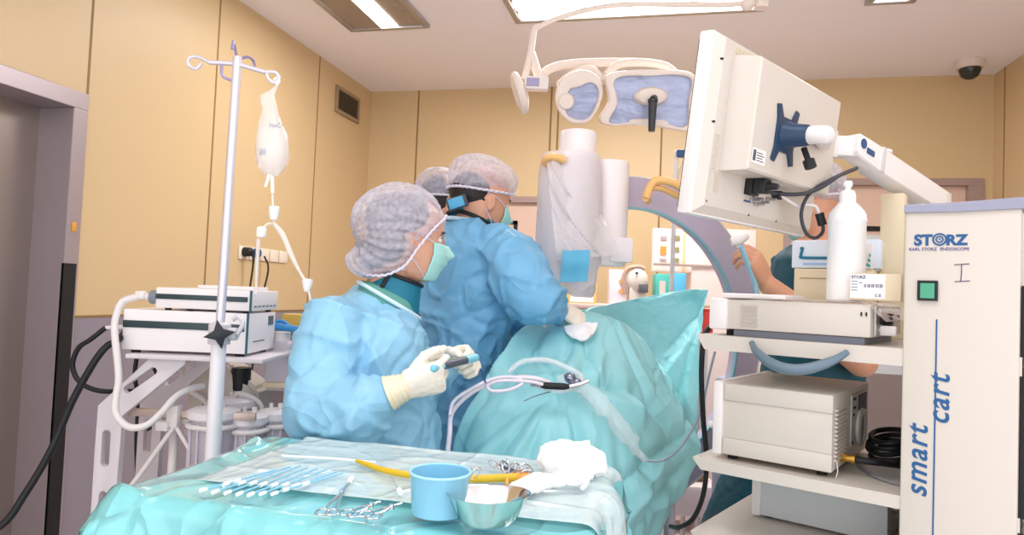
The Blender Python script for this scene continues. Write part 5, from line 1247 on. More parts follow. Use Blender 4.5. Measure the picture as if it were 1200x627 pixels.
t = thing('suture_coil', T(530, 570), 'loose row of fine steel loops between the blue bowl and the catheter', 'suture coil')
for k in range(7):
    c = T(506+k*8.5, 572-k*1.5, .012); b = B().tube([c+Vector((.006*math.cos(q), .020*math.sin(q), .012+.012*math.cos(q+.6))) for q in [2*math.pi*i/12 for i in range(12)]], .0010, 5, 3, closed=True); link('loop', b, CHROME, t)
# catheter
t = thing('catheter', T(520, 556), 'yellow rubber catheter with a wide orange end lying across the table', 'catheter')
YC = mat('yellow_rubber', 'ddb928', .4)
b = B().tube([T(418, 540, .004), T(432, 545, .005), T(450, 551, .005), T(475, 556, .005), T(505, 558, .005), T(535, 561, .005), T(562, 561, .006), T(590, 560, .007), T(608, 560, .008)], [.0035, .005, .0055, .006, .006, .006, .0068, .0075, .0085], 12); link('tube', b, YC, t)
b = B().tube([T(606, 560, .008), T(621, 560.5, .009)], .0095, 14, 0); b.cyl(T(594, 560, .012), T(594, 569, .008), .003); link('funnel', b, mat('orange_rubber', 'f2a23c', .4), t)
# bowls
p = onz(514, 600, IZ); s = (p-CAM).dot(cf)/FPX; rb_, rt_ = 31*s, 35*s; h = 47*s
t = thing('blue_bowl', p, 'light blue plastic cup standing on the instrument table', 'bowl')
b = B().lathe([(.001, 0), (rb_, 0), (rb_*1.02, .004), (rt_, h-.004), (rt_*1.04, h-.002), (rt_*1.04, h+.001), (rt_*.96, h), (rb_*.95, .006), (.001, .005)], Matrix.Translation(p), 44); link('body', b, mat('bowl_blue', '8ccfea', .3, alpha=.9), t)
b = B().tube([p+Vector((rt_*1.01*math.cos(q), rt_*1.01*math.sin(q), h)) for q in [2*math.pi*i/40 for i in range(40)]], .002, 6, 1, closed=True); link('rim', b, mat('rim_blue', 'a9def5', .25), t)
p = onz(571, 613, IZ); s = (p-CAM).dot(cf)/FPX; W_ = 48*s; 
def kid(r, z, sq): 
    out = []
    for i in range(48):
        q = 2*math.pi*i/48; x = W_*r*math.cos(q); y = W_*.78*r*math.sin(q)+0*sq; out.append(p+LU*x+LV*y+Vector((0, 0, z+.006*math.cos(q)*0+ .004*max(0, math.cos(q)))))
    return out
b = B().loft([kid(.02, .001, .3), kid(.62, .0, .3), kid(.72, .006, .3), kid(.98, 31*s, .35), kid(1.03, 33*s, .35), kid(1.04, 33.8*s, .35), kid(1.0, 33.5*s, .35), kid(.95, 30*s, .35), kid(.68, .008, .3), kid(.02, .005, .3)]); link('steel_bowl', b, mat('polished_steel', 'dcd8d4', .12, metal=1, bump=.06, bscale=18), label='shallow stainless steel bowl in front of the blue cup', cat='bowl')
# gauze
p = onz(668, 556, IZ); d0 = (p-CAM).dot(cf)
b = B(); Q = frame(p, LU, LV, (0, 0, 1)); s = d0/FPX
b.ball((-8*s, 0, 17*s), (31*s, .04, 19*s), Q, 48, 30); b.ball((22*s, .0, 14*s), (18*s, .035, 19*s), Q, 40, 24); b.ball((4*s, .0, 8*s), (34*s, .045, 10*s), Q, 40, 24)
bm = remesh(b, .003, 3); P = bmP(bm); N = bmN(bm); bmset(bm, P+N*(.006*facet(P, 111, 22)*2+.004*ridge(P*30, 112)+.0015*vnoise(P*120, 113))[:, None])
link('gauze_wad', bm, mat('white_gauze', 'f6f6f7', .85, bump=.3, bscale=220), label='big soft wad of white gauze heaped on a corner of the instrument table', cat='gauze', ang=180)
rw = [[T(596, 572, .004), T(630, 558, .018), T(668, 556, .022), T(690, 560, .010)], [T(600, 578, .004), T(635, 566, .012), T(670, 564, .016), T(690, 568, .006)], [T(606, 586, .003), T(640, 574, .006), T(672, 571, .008), T(684, 574, .004)]]
link('folded_gauze', sheet(surf(rw, 50, 30), lambda P, u, v: .004*facet(P, 121, 20)+.003*ridge(P*20, 122), .008), MATS['white_gauze'], label='folded white gauze strip lying below the big wad beside the steel bowl', cat='gauze', ang=180)
# ================================================================== people
HZt = np.array([-.122, -.112, -.098, -.08, -.05, -.02, .01, .04, .07, .092, .106, .114])
HF = np.array([.060, .080, .087, .088, .091, .092, .094, .094, .083, .062, .036, .010])
HB = np.array([-.01, -.005, .012, .040, .074, .092, .098, .096, .087, .068, .040, .010])
HWt = np.array([.020, .034, .048, .058, .068, .074, .077, .076, .068, .053, .032, .010])
def headpt(z, a, off=0):
    f, bk, w_ = np.interp(z, HZt, HF), np.interp(z, HZt, HB), np.interp(z, HZt, HWt); c, s = math.cos(a), math.sin(a)
    c2 = math.copysign(abs(c)**.9, c); x = (f if c > 0 else bk)*c2; y = w_*math.copysign(abs(s)**.9, s)
    if c > 0:
        g = lambda yy, zz, y0, z0, sy, sz: math.exp(-((yy-y0)/sy)**2-((zz-z0)/sz)**2)
        x += .010*g(y, z, 0, -.012, .010, .016)+.024*g(y, z, 0, -.036, .012, .015)+.007*g(y, z, 0, .004, .011, .014)
        x -= .012*(g(y, z, .032, .0, .015, .012)+g(y, z, -.032, .0, .015, .012))
        x += .005*(g(y, z, .03, .02, .022, .008)+g(y, z, -.03, .02, .022, .008))
        x += .007*g(y, z, 0, -.066, .022, .006)+.006*g(y, z, 0, -.079, .019, .006)-.003*g(y, z, 0, -.0725, .02, .002)+.006*g(y, z, 0, -.103, .02, .010)
        x += .004*(g(y, z, .045, -.03, .02, .02)+g(y, z, -.045, -.03, .02, .02))
    n = Vector((c, s, 0)); return Vector((x, y, z))+n*off
def add_head(b, M, s=1.0, ear=1.0):
    S = M @ Matrix.Scale(s, 4); zs = np.concatenate([np.linspace(-.122, .09, 54), [.098, .104, .109, .113]])
    b.loft([[S @ headpt(z, 2*math.pi*i/64) for i in range(64)] for z in zs])
    for k in (-1, 1):
        E = S @ Matrix.Translation((-.008, k*.077, -.012)) @ Matrix.Rotation(-.2, 4, 'Y') @ Matrix.Rotation(k*.45, 4, 'Z') @ Matrix.Scale(ear, 4)
        b.ball((0, 0, 0), (.019, .008, .032), E, 20, 12); b.ball((-.004, k*.004, .006), (.013, .008, .02), E, 16, 10); b.ball((-.002, k*.003, -.02), (.011, .007, .013), E, 14, 8)
def add_hand(b, M, curls, thumb, s=1.0):
    """x to the fingers, y thumb side, z back of the hand"""
    S = M @ Matrix.Scale(s, 4); P = lambda *p: S @ Vector(p)
    b.loft([[S @ Vector((x, y0+hw*math.copysign(abs(math.cos(q))**.7, math.cos(q)), z0+ht*math.sin(q))) for q in [2*math.pi*i/24 for i in range(24)]]
            for x, y0, hw, ht, z0 in ((-.03, 0, .026, .019, 0), (.0, 0, .028, .018, 0), (.03, .001, .037, .018, -.001), (.06, 0, .041, .017, 0), (.085, -.001, .041, .014, 0), (.096, -.001, .038, .009, -.002))])
    b.cap2(P(.015, .022, -.008), P(.055, .030, -.012), .016*s, .013*s)
    for k, (y, L, r) in enumerate(((.031, .076, .0086), (.0108, .085, .0089), (-.0102, .079, .0086), (-.0305, .062, .0077))):
        base = Vector((.088-(.004 if k == 3 else 0), y, -.001)); ang = 0; q = base; d0 = Vector((1, (y*.0), 0))
        for j, fr in enumerate((.46, .30, .24)):
            ang += math.radians(curls[k][j]); dv = Vector((math.cos(ang), 0, -math.sin(ang))); q2 = q+dv*L*fr
            b.cap2(S @ q, S @ q2, r*(1.03-.07*j)*s, r*(.98-.08*j)*s, 14); q = q2
    q = Vector((.030, .034, -.006))
    for j, (dv, L, r) in enumerate(zip(thumb, (.038, .033, .026), (.0125, .0108, .0095))):
        dv = Vector(dv).normalized(); q2 = q+dv*L; b.cap2(S @ q, S @ q2, r*s, r*.92*s, 14); q = q2
def ringpts(c, F, Lt, hx, hy, n=40, e=.85):
    return [c+F*hx*math.copysign(abs(math.cos(q))**e, math.cos(q))+Lt*hy*math.copysign(abs(math.sin(q))**e, math.sin(q)) for q in [2*math.pi*i/n for i in range(n)]]
def torso(b, rows, d, F, Lt):
    rings = []
    for px, py, tl_, hx, hy in rows:
        c = at(px, py, d); rings.append(ringpts(c, (F-Vector((0, 0, tl_))).normalized(), Lt, hx, hy))
    b.loft(rings[::-1]); return rings
def limb(b, pts, rs):
    for (p, q), (r, s) in zip(zip(pts, pts[1:]), zip(rs, rs[1:])): b.cap2(p, q, r, s, 24)
def crumple(bm, amp=1.0, seed=0, keep=None):
    P = bmP(bm); N = bmN(bm)
    Q = P @ np.array([[.8, .36, -.48], [-.6, .48, -.64], [0, .8, .6]])
    W = vnoise(P*5, seed+4)[:, None]*.6
    d = .011*vnoise(P*np.array([6, 6, 4.5]), seed)+.013*crease(Q*np.array([8, 3.5, 4.5])+W, seed+1, 6)+.010*crease(Q*np.array([5, 11, 6.0])+W, seed+2, 7)+.003*crease(P*np.array([11, 11, 15])+W, seed+3, 7)-.008*crease(Q*np.array([7, 4, 9.0])-W, seed+7, 7)+.003*facet(P, seed+6, 11)
    bmset(bm, P+N*(d*amp)[:, None]); bmesh.ops.smooth_vert(bm, verts=bm.verts, factor=.35, use_axis_x=True, use_axis_y=True, use_axis_z=True); return bm
CAPM = cap_fabric('cap_mesh', 'dedae6', .40, .55)
CAPR = mat('cap_rim', 'd9d4e0', .75, bump=.4, bscale=120)
def make_cap(parent, M, s, balls, rim, seed, voxel=.006, rimr=.0042):
    S = M @ Matrix.Scale(s, 4); b = B()
    for c, r in balls: b.ball(c, r, S, 40, 26)
    bm = remesh(b, voxel, 6); P = bmP(bm); N = bmN(bm)
    L = np.array([(S.inverted() @ Vector(p))[:] for p in P])
    ph = np.arctan2(L[:, 1], L[:, 2]+.02)
    pl = .0035*np.sin(ph*24+3*vnoise(L*14, seed))+.0035*ridge(np.stack([L[:, 0]*8, ph*5, L[:, 0]*0], 1), seed+1)+.0018*ridge(L*60, seed+2)
    bmset(bm, P+N*pl[:, None]); cap = link('bouffant_cap', bm, CAPM, parent, label='translucent white bouffant cap', ang=180)
    R = spline([S @ Vector(p) for p in rim], 12, True); b = B()
    R = [p+(p-S.translation).normalized()*.0025*math.sin(i*1.9) for i, p in enumerate(R)]
    b.tube(R, rimr, 8, 1, closed=True); link('elastic_rim', b, CAPR, cap); return cap
def make_mask(parent, M, s, seed=0, z0=-.118, z1=-.012, amax=57):
    S = M @ Matrix.Scale(s, 4); rows = []
    for j in range(20):
        z = lerp(z0, z1, j/19); row = []
        for i in range(37):
            a = math.radians(lerp(-amax, amax, i/36)); p = headpt(z, a, .004); f = math.cos(a)
            p.x += (.020*math.exp(-((z+.05)/.035)**2)*max(0, f)**2); p += Vector((.0012*math.sin(j*1.5), 0, 0))*max(0, f)
            row.append(S @ p)
        rows.append(row)
    b = B().grid(rows, .002); mk = link('surgical_mask', b, MASKM, parent, label='mint surgical mask', ang=180)
    b = B()
    for k in (-1, 1):
        a = math.radians(k*amax); e = Vector((-.028, k*.083, .012)); e2 = Vector((-.022, k*.082, -.04))
        b.tube([S @ headpt(z1, a, .005), S @ (headpt(z1, a, .008).lerp(e, .55)+Vector((0, k*.006, .004))), S @ e], .0016, 6); b.tube([S @ headpt(z0+.01, a, .005), S @ (headpt(z0+.01, a, .008).lerp(e2, .5)+Vector((0, k*.008, 0))), S @ e2], .0016, 6)
    link('ear_loop', b, CAPR, mk); return mk
def face_bits(parent, M, s):
    S = M @ Matrix.Scale(s, 4)
    for k in (-1, 1):
        b = B().ball((.0775, k*.032, .0), .0115, S, 18, 12); e = link('eye', b, mat('eye_white', 'ece7e2', .2), parent)
        b = B().ball((.0855, k*.0325, -.0005), (.0045, .0055, .0055), S, 14, 10); link('iris', b, mat('iris_brown', '3b2a20', .15), e)
        b = B().tube([S @ Vector(p) for p in ((.0905, k*.014, .017), (.0925, k*.028, .0215), (.086, k*.044, .020), (.079, k*.053, .014))], [.002, .0032, .003, .0012], 8); link('eyebrow', b, HAIR, parent)
        b = B().tube([S @ Vector(p) for p in ((.083, k*.021, .002), (.0885, k*.031, .0065), (.082, k*.044, .003))], .0016, 6); link('eyelid', b, HAIR, parent)
def legs(b, c, F, Lt, zt, foot=True, w_=.10):
    for k in (-1, 1):
        hip = Vector((c.x, c.y, zt))+Lt*k*w_; kn = Vector((c.x, c.y, zt*.53))+Lt*k*w_*1.02+F*.02; an = Vector((c.x, c.y, .08))+Lt*k*w_*1.02-F*.02
        limb(b, [hip, kn, an], [.085, .058, .040]); b.cap2(an+Vector((0, 0, -.035)), an+F*.15+Vector((0, 0, -.045)), .042, .034)
def trousers(parent, c, F, Lt, zt, m, w_=.10):
    b = B()
    for k in (-1, 1):
        hip = Vector((c.x, c.y, zt))+Lt*k*w_; kn = Vector((c.x, c.y, zt*.53))+Lt*k*w_*1.02+F*.02; an = Vector((c.x, c.y, .12))+Lt*k*w_*1.02-F*.02
        limb(b, [hip, kn, an], [.105, .085, .07])
    bm = remesh(b, .012, 3); crumple(bm, .5, 77); link('scrub_trousers', bm, m, parent, ang=180)
    for k in (-1, 1):
        an = Vector((c.x, c.y, .0))+Lt*k*w_*1.02-F*.02; b = B(); Q = frame(an, F, Lt, (0, 0, 1))
        b.loft([[Q @ Vector((.06+l*math.cos(q), w2*math.sin(q)*(1-.15*math.cos(q)), z)) for q in [2*math.pi*i/24 for i in range(24)]] for z, l, w2 in ((.002, .135, .050), (.03, .137, .052), (.06, .125, .048), (.085, .09, .04))]); link('clog', b, WHITE, parent)

# ------------------------------------------------------------------ nurse (front)
d = 1.9
F1 = (LU*.97+LV*.24).normalized(); L1 = Vector((0, 0, 1)).cross(F1)      # L1 = her left (away)
hc = at(479, 277, d); fh = (LU*.93+LV*.33-Vector((0, 0, .08))).normalized(); lh = Vector((0, 0, 1)).cross(fh).normalized(); uh = fh.cross(lh); H1 = frame(hc, fh, lh, uh); hs = 1.0
nb_ = at(446, 352, d); hip = at(436, 520, d); hipc = Vector((hip.x, hip.y, 0))
S1, M1, E1, W1 = at(394, 382, 1.75), at(378, 432, 1.70), at(374, 486, 1.65), at(462, 456, 1.62)
S2, E2, W2 = at(458, 392, 2.06), at(478, 470, 2.02), at(520, 430, 1.85)
b = B(); add_head(b, H1, hs, .62); limb(b, [H1 @ Vector((-.02, 0, -.05)), nb_], [.052, .056])
torso(b, [(444, 350, .2, .07, .07), (438, 372, .1, .11, .15), (436, 410, 0, .125, .155), (436, 470, 0, .115, .14), (436, 530, 0, .125, .16), (436, 570, 0, .12, .16)], d, F1, L1)
limb(b, [S1, E1, W1], [.055, .045, .028]); limb(b, [S2, E2, W2], [.055, .045, .028])
for W_, tgt in ((W1, at(500, 446, 1.64)), (W2, at(540, 420, 1.83))): limb(b, [W_, tgt], [.022, .012])
legs(b, hipc, F1, L1, at(436, 560, d).z)
nurse = link('person', remesh(b, .0045, 1, .4), SKIN, label='person in a light blue gown and bouffant cap holding a dark tool in gloved hands', cat='person', ang=180)
face_bits(nurse, H1, hs)
b = B(); b.ball((-.024, 0, .040), (.104, .086, .080), H1, 32, 20); b.ball((-.09, 0, -.06), (.05, .06, .045), H1, 24, 14); b.ball((-.045, 0, -.02), (.065, .0815, .075), H1, 28, 18); link('hair', remesh(b, .005, 3), HAIR, nurse, ang=180)
make_cap(nurse, H1, hs, [((-.028, 0, .044), (.118, .100, .096)), ((-.05, 0, -.02), (.088, .099, .10)), ((-.07, 0, .03), (.088, .092, .09)), ((-.098, 0, -.084), (.060, .068, .042))],
 [(.094, 0, .072), (.080, .055, .056), (.046, .085, .018), (.012, .092, -.035), (-.018, .086, -.088), (-.065, .068, -.118), (-.11, .02, -.120), (-.11, -.02, -.120), (-.065, -.068, -.118), (-.018, -.086, -.088), (.012, -.092, -.035), (.046, -.085, .018), (.080, -.055, .056)], 201, rimr=.0034)
make_mask(nurse, H1, hs)
# collar and scrub top
b = B(); cb_, ct_ = at(455, 358, d), at(468, 326, d); rings = []
for t_, r in ((0, .088), (.15, .086), (.5, .076), (.85, .068), (1, .066), (1, .060), (.5, .066), (0, .078)):
    c = cb_.lerp(ct_, t_); rings.append(ringpts(c+F1*.0, (F1*.95-Vector((0, 0, .30))).normalized(), L1, r, r*.95, 36, 1))
b.loft(rings); col_ = link('thyroid_collar', b, TEALD, nurse, ang=60, label='deep teal thyroid collar')
b = B(); b.tube(rings[0], .007, 8, 1, closed=True); b.tube(rings[4], .006, 8, 1, closed=True); bk = [rings[0][k].lerp(rings[4][k], 0) for k in (0,)]
k0 = 24; b.tube([rings[j][k0]+Vector((0, 0, 0)) for j in range(5)], .007, 8, 2); link('black_edging', b, BLACK, col_)
neck = ringpts(at(456, 352, d), (F1-Vector((0, 0, .55))).normalized(), L1, .098, .098, 40, .95)
b = B(); b.loft([ringpts(at(446, 372, d), F1, L1, .08, .11), ringpts(at(455, 354, d), (F1-Vector((0, 0, .52))).normalized(), L1, .09, .092), ringpts(at(456, 343, d), (F1-Vector((0, 0, .42))).normalized(), L1, .080, .08), ringpts(at(457, 338, d), (F1-Vector((0, 0, .35))).normalized(), L1, .05, .05)]); link('scrub_top', b, mat('scrub_green', '5f9f93', .7, bump=.1, bscale=60), nurse, ang=180)
# gown
b = B()
torso(b, [(456, 354, .55, .094, .095), (450, 362, .45, .112, .13), (443, 370, .30, .132, .165), (438, 390, .15, .152, .195), (436, 420, 0, .166, .20), (436, 465, 0, .178, .20), (436, 520, 0, .188, .205), (437, 600, 0, .195, .21), (437, 745, 0, .21, .22)], d, F1, L1)
limb(b, [S1, M1, E1, at(412, 487, 1.62), at(438, 470, 1.615), at(456, 460, 1.615)], [.080, .088, .090, .084, .058, .036])
limb(b, [S2, E2, W2], [.080, .075, .040])
gb = remesh(b, .007, 3); crumple(gb, 1.25, 301)
link('surgical_gown', gb, GOWN, nurse, label='light blue surgical gown', ang=180)
b = B(); b.tube(neck, .0055, 8, 1, closed=True); link('neckband', b, mat('neckband_pale', 'cfe7f3', .6), nurse, label='pale neckband')
# gloves
def glove(parent, M, curls, thumb, cuff0, cuff1, name='glove', lab=None):
    b = B(); add_hand(b, M, curls, thumb, 1.03); g = remesh(b, .0021, 2); P = bmP(g); N = bmN(g); bmset(g, P+N*(.0009*ridge(P*60, 55))[:, None])
    o = link('glove', g, GLOVE, parent, label=lab, ang=180)
    n = 24; a, b2, dd = basis(cuff1-cuff0); rings = []
    for i in range(14):
        t_ = i/13; r = lerp(.031, .043, (1-t_)**1.2)+.0012*math.sin(i*2.2); c = cuff0.lerp(cuff1, t_); rings.append([c+a*r*(1+.03*math.sin(3*q))*math.cos(q)+b2*r*math.sin(q) for q in [2*math.pi*k/n for k in range(n)]])
    rings += [[p*.0+c_*1.0 for p, c_ in zip(r_, r_)] for r_ in []]
    b = B().loft(rings); link('glove_cuff', b, mat('glove_cuff', 'f0e3c6', .5), o); return o
X = (at(522, 440, 1.66)-at(470, 456, 1.62)).normalized(); Z = (-cf*.85-cu*.30+cr*.05); Z = (Z-X*Z.dot(X)).normalized(); Y = Z.cross(X)
R1 = frame(at(474, 454, 1.62), X, Y, Z)
glove(nurse, R1, [(40, 88, 55), (48, 90, 55), (54, 92, 55), (60, 92, 55)], [(.80, .55, -.25), (.95, .05, -.30), (.90, -.25, -.35)], at(455, 461, 1.615), at(478, 452, 1.62))
X = (at(556, 418, 1.80)-at(522, 424, 1.86)).normalized(); Z = (cf*.9+cu*.35); Z = (Z-X*Z.dot(X)).normalized(); Y = X.cross(Z)
R2 = frame(at(524, 424, 1.85), X, Y, Z)
glove(nurse, R2, [(50, 80, 55), (58, 82, 55), (64, 82, 55), (70, 80, 50)], [(.7, .4, -.6), (.9, .1, -.5), (.9, -.2, -.4)], at(508, 432, 1.86), at(526, 424, 1.85))
tl = thing('surgical_tool', at(530, 428, 1.70), 'dark grey tool with pale blue ends held between the nurse\'s gloved hands', 'tool')
ta, tb_ = at(508, 432, 1.628), at(558, 419, 1.765)
b = B().tube([ta.lerp(tb_, .2), ta.lerp(tb_, .76)], .0095, 14, 0); link('shaft', b, mat('tool_grey', '4d5560', .4), tl)
b = B(); b.tube([ta.lerp(tb_, .74), tb_], .0105, 14, 0); b.tube([ta, ta.lerp(tb_, .2)], .0095, 14, 0); b.ball(ta, .0095); link('end_cap', b, mat('tool_cyan', '7cc9dc', .35), tl)
b = B().tube([at(563, 432, 1.80), at(567, 442, 1.80), at(569, 449, 1.80)], .0024, 8); link('blue_tip', b, NAVY, tl)

# ------------------------------------------------------------------ surgeon (behind, bending over the patient)
d = 2.45
F2 = (LU*.72+LV*.70).normalized(); L2 = Vector((0, 0, 1)).cross(F2)
hc = at(564, 235, 2.42); fh = (LU*.84+LV*.54-Vector((0, 0, .18))).normalized(); lh = Vector((0, 0, 1)).cross(fh).normalized(); H2 = frame(hc, fh, lh, fh.cross(lh)); hs2 = 1.05
hip = at(538, 520, d); hipc = Vector((hip.x, hip.y, 0))
R_S, R_M, R_E, R_W = at(588, 292, 2.30), at(610, 322, 2.22), at(628, 350, 2.18), at(656, 364, 2.28)
L_S, L_E, L_W = at(520, 300, 2.60), at(572, 372, 2.56), at(634, 380, 2.42)
b = B(); add_head(b, H2, hs2); limb(b, [H2 @ Vector((-.02, 0, -.05)), at(552, 268, d)], [.058, .062])
torso(b, [(553, 268, .15, .09, .09), (548, 292, .1, .12, .17), (543, 340, 0, .13, .17), (538, 400, 0, .125, .16), (538, 470, 0, .13, .17), (538, 520, 0, .13, .17)], d, F2, L2)
limb(b, [R_S, R_E, R_W], [.058, .047, .030]); limb(b, [L_S, L_E, L_W], [.058, .047, .030])
legs(b, hipc, F2, L2, at(538, 510, d).z, w_=.11)
surg = link('person', remesh(b, .005, 1, .4), SKIN2, label='person in a deeper blue gown seen from behind, leaning over the draped patient', cat='person', ang=180)
face_bits(surg, H2, hs2)
b = B(); b.ball((-.036, 0, .018), (.082, .0785, .072), H2 @ Matrix.Scale(hs2, 4), 32, 20); link('hair', b, HAIR, surg, ang=180)
make_cap(surg, H2, hs2, [((-.010, 0, .078), (.118, .098, .068)), ((-.05, 0, .055), (.075, .09, .062)), ((.05, 0, .085), (.07, .07, .055))],
 [(.112, 0, .058), (.085, .058, .040), (.02, .088, .025), (-.05, .084, .015), (-.105, .05, .012), (-.122, 0, .012), (-.105, -.05, .012), (-.05, -.084, .015), (.02, -.088, .025), (.085, -.058, .040)], 211, rimr=.0048)
make_mask(surg, H2, hs2)
b = B(); cb_, ct_ = at(554, 266, 2.44), at(559, 243, 2.42); rings = []
for t_, r in ((0, .102), (.2, .100), (.6, .093), (1, .088), (1, .079), (.5, .080), (0, .088)):
    rings.append(ringpts(cb_.lerp(ct_, t_), (F2*.97-Vector((0, 0, .50))).normalized(), L2, r, r*.95, 36, 1))
b.loft(rings); col_ = link('thyroid_collar', b, TEALD, surg, ang=60, label='deep teal thyroid collar')
b = B(); b.tube(rings[0], .008, 8, 1, closed=True); b.tube(rings[3][11:26], .007, 8, 2); link('black_edging', b, BLACK, col_)
q = rings[2][17]; b = B(); bk = at(536, 237, 2.30); Qb = frame(bk, LU, LV, (0, 0, 1)) @ Matrix.Rotation(-.35, 4, 'Y'); b.mm((-.036, -.006, -.022), (.034, .012, .020), Qb, .004); st_ = link('collar_strap', b, mat('strap_dark', '3e4a52', .6), surg)
b = B(Qb).mm((-.030, -.009, -.018), (.022, -.004, .016), bev=.002); link('strap_patch', b, mat('strap_blue', '4fa3cc', .5), st_)
b = B()
torso(b, [(552, 268, .22, .104, .10), (549, 279, .16, .128, .170), (546, 296, .1, .150, .225), (543, 335, 0, .162, .232), (533, 390, 0, .150, .205), (530, 450, 0, .155, .205), (532, 560, 0, .18, .235), (538, 690, 0, .19, .25)], d, F2, L2)
limb(b, [R_S, R_M, R_E, at(645, 361, 2.25), at(652, 364, 2.27)], [.088, .094, .088, .062, .050])
limb(b, [L_S, L_E, at(622, 380, 2.46)], [.085, .08, .052])
gb = remesh(b, .008, 3); crumple(gb, 1.35, 321); link('surgical_gown', gb, GOWN2, surg, label='deep blue surgical gown', ang=180)
nk = ringpts(at(552, 267, d), (F2-Vector((0, 0, .22))).normalized(), L2, .112, .106, 36, .95); b = B(); b.tube(nk, .007, 8, 1, closed=True); link('neckband', b, MATS['neckband_pale'], surg, label='pale neckband')
X = (at(674, 374, 2.30)-at(658, 364, 2.28)).normalized(); Z = (-cf*.6+cu*.7+cr*.3); Z = (Z-X*Z.dot(X)).normalized(); Y = Z.cross(X); 
g = glove(surg, frame(at(659, 362, 2.27), X, Y, Z), [(35, 40, 30), (40, 40, 30), (42, 42, 30), (45, 42, 30)], [(.7, .6, -.4), (.85, .2, -.4), (.9, 0, -.4)], at(646, 358, 2.26), at(662, 364, 2.275))
X = (at(652, 388, 2.34)-at(634, 380, 2.42)).normalized(); Z = (-cf*.3+cu*.9); Z = (Z-X*Z.dot(X)).normalized(); Y = X.cross(Z)
glove(surg, frame(at(634, 380, 2.41), X, Y, Z), [(30, 40, 30), (34, 40, 30), (36, 42, 30), (40, 42, 30)], [(.7, .6, -.4), (.85, .2, -.4), (.9, 0, -.4)], at(620, 379, 2.46), at(638, 381, 2.41))
trousers(surg, hipc, F2, L2, at(538, 510, d).z, TEALD, .11)

# ------------------------------------------------------------------ colleague hidden behind the surgeon
d = 2.95
F4 = F2; L4 = L2; hc = at(519, 236, d); fh = (LU*.80+LV*.58-Vector((0, 0, .12))).normalized(); lh = Vector((0, 0, 1)).cross(fh).normalized(); H4 = frame(hc, fh, lh, fh.cross(lh))
hip = at(506, 470, d); hipc = Vector((hip.x, hip.y, 0)); b = B(); add_head(b, H4, 1.0); limb(b, [H4 @ Vector((-.02, 0, -.05)), at(512, 268, d)], [.055, .06])
torso(b, [(512, 266, .1, .08, .08), (510, 285, .05, .12, .17), (508, 330, 0, .125, .16), (506, 420, 0, .12, .16), (506, 470, 0, .13, .17)], d, F4, L4)
for k, sx in ((1, -1), (-1, 1)):
    sh = at(510, 290, d)+L4*k*.19; el = sh+F4*.08-Vector((0, 0, .28)); wr = el+F4*.24-L4*k*.08; limb(b, [sh, el, wr], [.055, .045, .03]); add_hand(b, frame(wr, F4, L4*-k, (0, 0, 1)), [(20, 25, 20)]*4, [(.7, .6, -.3), (.9, .2, -.3), (.9, .1, -.3)])
legs(b, hipc, F4, L4, hip.z)
col4 = link('person', remesh(b, .006, 1, .4), SKIN2, label='person mostly hidden behind the bending surgeon, only the white cap and an ear showing', cat='person', ang=180)
face_bits(col4, H4, 1.0); b = B(); b.ball((-.02, 0, .012), (.09, .079, .101), H4, 28, 18); link('hair', b, HAIR, col4, ang=180)
make_cap(col4, H4, 1.0, [((-.010, 0, .075), (.112, .096, .066)), ((-.05, 0, .05), (.078, .09, .066))], [(.108, 0, .058), (.085, .058, .040), (.02, .088, .022), (-.05, .084, .010), (-.105, .05, .002), (-.122, 0, .002), (-.105, -.05, .002), (-.05, -.084, .010), (.02, -.088, .022), (.085, -.058, .040)], 221, .008, rimr=.0048)
make_mask(col4, H4, 1.0)
b = B(); torso(b, [(512, 270, .1, .10, .095), (511, 284, .08, .13, .18), (509, 310, 0, .15, .21), (507, 400, 0, .15, .2), (506, 520, 0, .17, .22), (506, 600, 0, .18, .23)], d, F4, L4)
for k in (1, -1):
    sh = at(510, 294, d)+L4*k*.18; el = sh+F4*.08-Vector((0, 0, .27)); wr = el+F4*.22-L4*k*.07; limb(b, [sh, el, wr], [.08, .07, .045])
gb = remesh(b, .012, 3); crumple(gb, 1, 331); link('surgical_gown', gb, GOWN2, col4, ang=180)
trousers(col4, hipc, F4, L4, hip.z, TEALD)

# ------------------------------------------------------------------ colleague behind the cart
d = 2.50
F3 = (LU*-.97+LV*.05).normalized(); L3 = Vector((0, 0, 1)).cross(F3)
hc = at(948, 238, d); fh = (LU*-.80+LV*.55-Vector((0, 0, .30))).normalized(); lh = Vector((0, 0, 1)).cross(fh).normalized(); H3 = frame(hc, fh, lh, fh.cross(lh))
hip = at(950, 500, d); hipc = Vector((hip.x, hip.y, 0))
N_S, N_E, N_W = at(985, 318, 2.32), at(1010, 424, 2.26), at(900, 334, 2.22)
b = B(); add_head(b, H3, 1.02); limb(b, [H3 @ Vector((-.02, 0, -.05)), at(960, 285, d)], [.056, .06])
torso(b, [(960, 283, -.1, .08, .08), (958, 302, 0, .12, .17), (955, 350, 0, .125, .165), (952, 420, 0, .12, .16), (950, 500, 0, .13, .17)], d, F3, L3)
limb(b, [N_S, N_E, at(955, 378, 2.24), N_W], [.056, .050, .048, .031])
fsh = at(950, 312, 2.66); limb(b, [fsh, fsh+F3*.03-Vector((0, 0, .29)), fsh+F3*.16-Vector((0, 0, .50))], [.055, .046, .03])
add_hand(b, frame(fsh+F3*.16-Vector((0, 0, .50)), (F3*.5-Vector((0, 0, .86))).normalized(), L3.cross((F3*.5-Vector((0, 0, .86))).normalized()), L3), [(20, 25, 20)]*4, [(.7, .6, -.3), (.9, .2, -.3), (.9, .1, -.3)])
X = (at(874, 284, 2.18)-N_W).normalized(); Z = (-cf*.75+cr*.55+cu*.3); Z = (Z-X*Z.dot(X)).normalized(); Y = X.cross(Z)
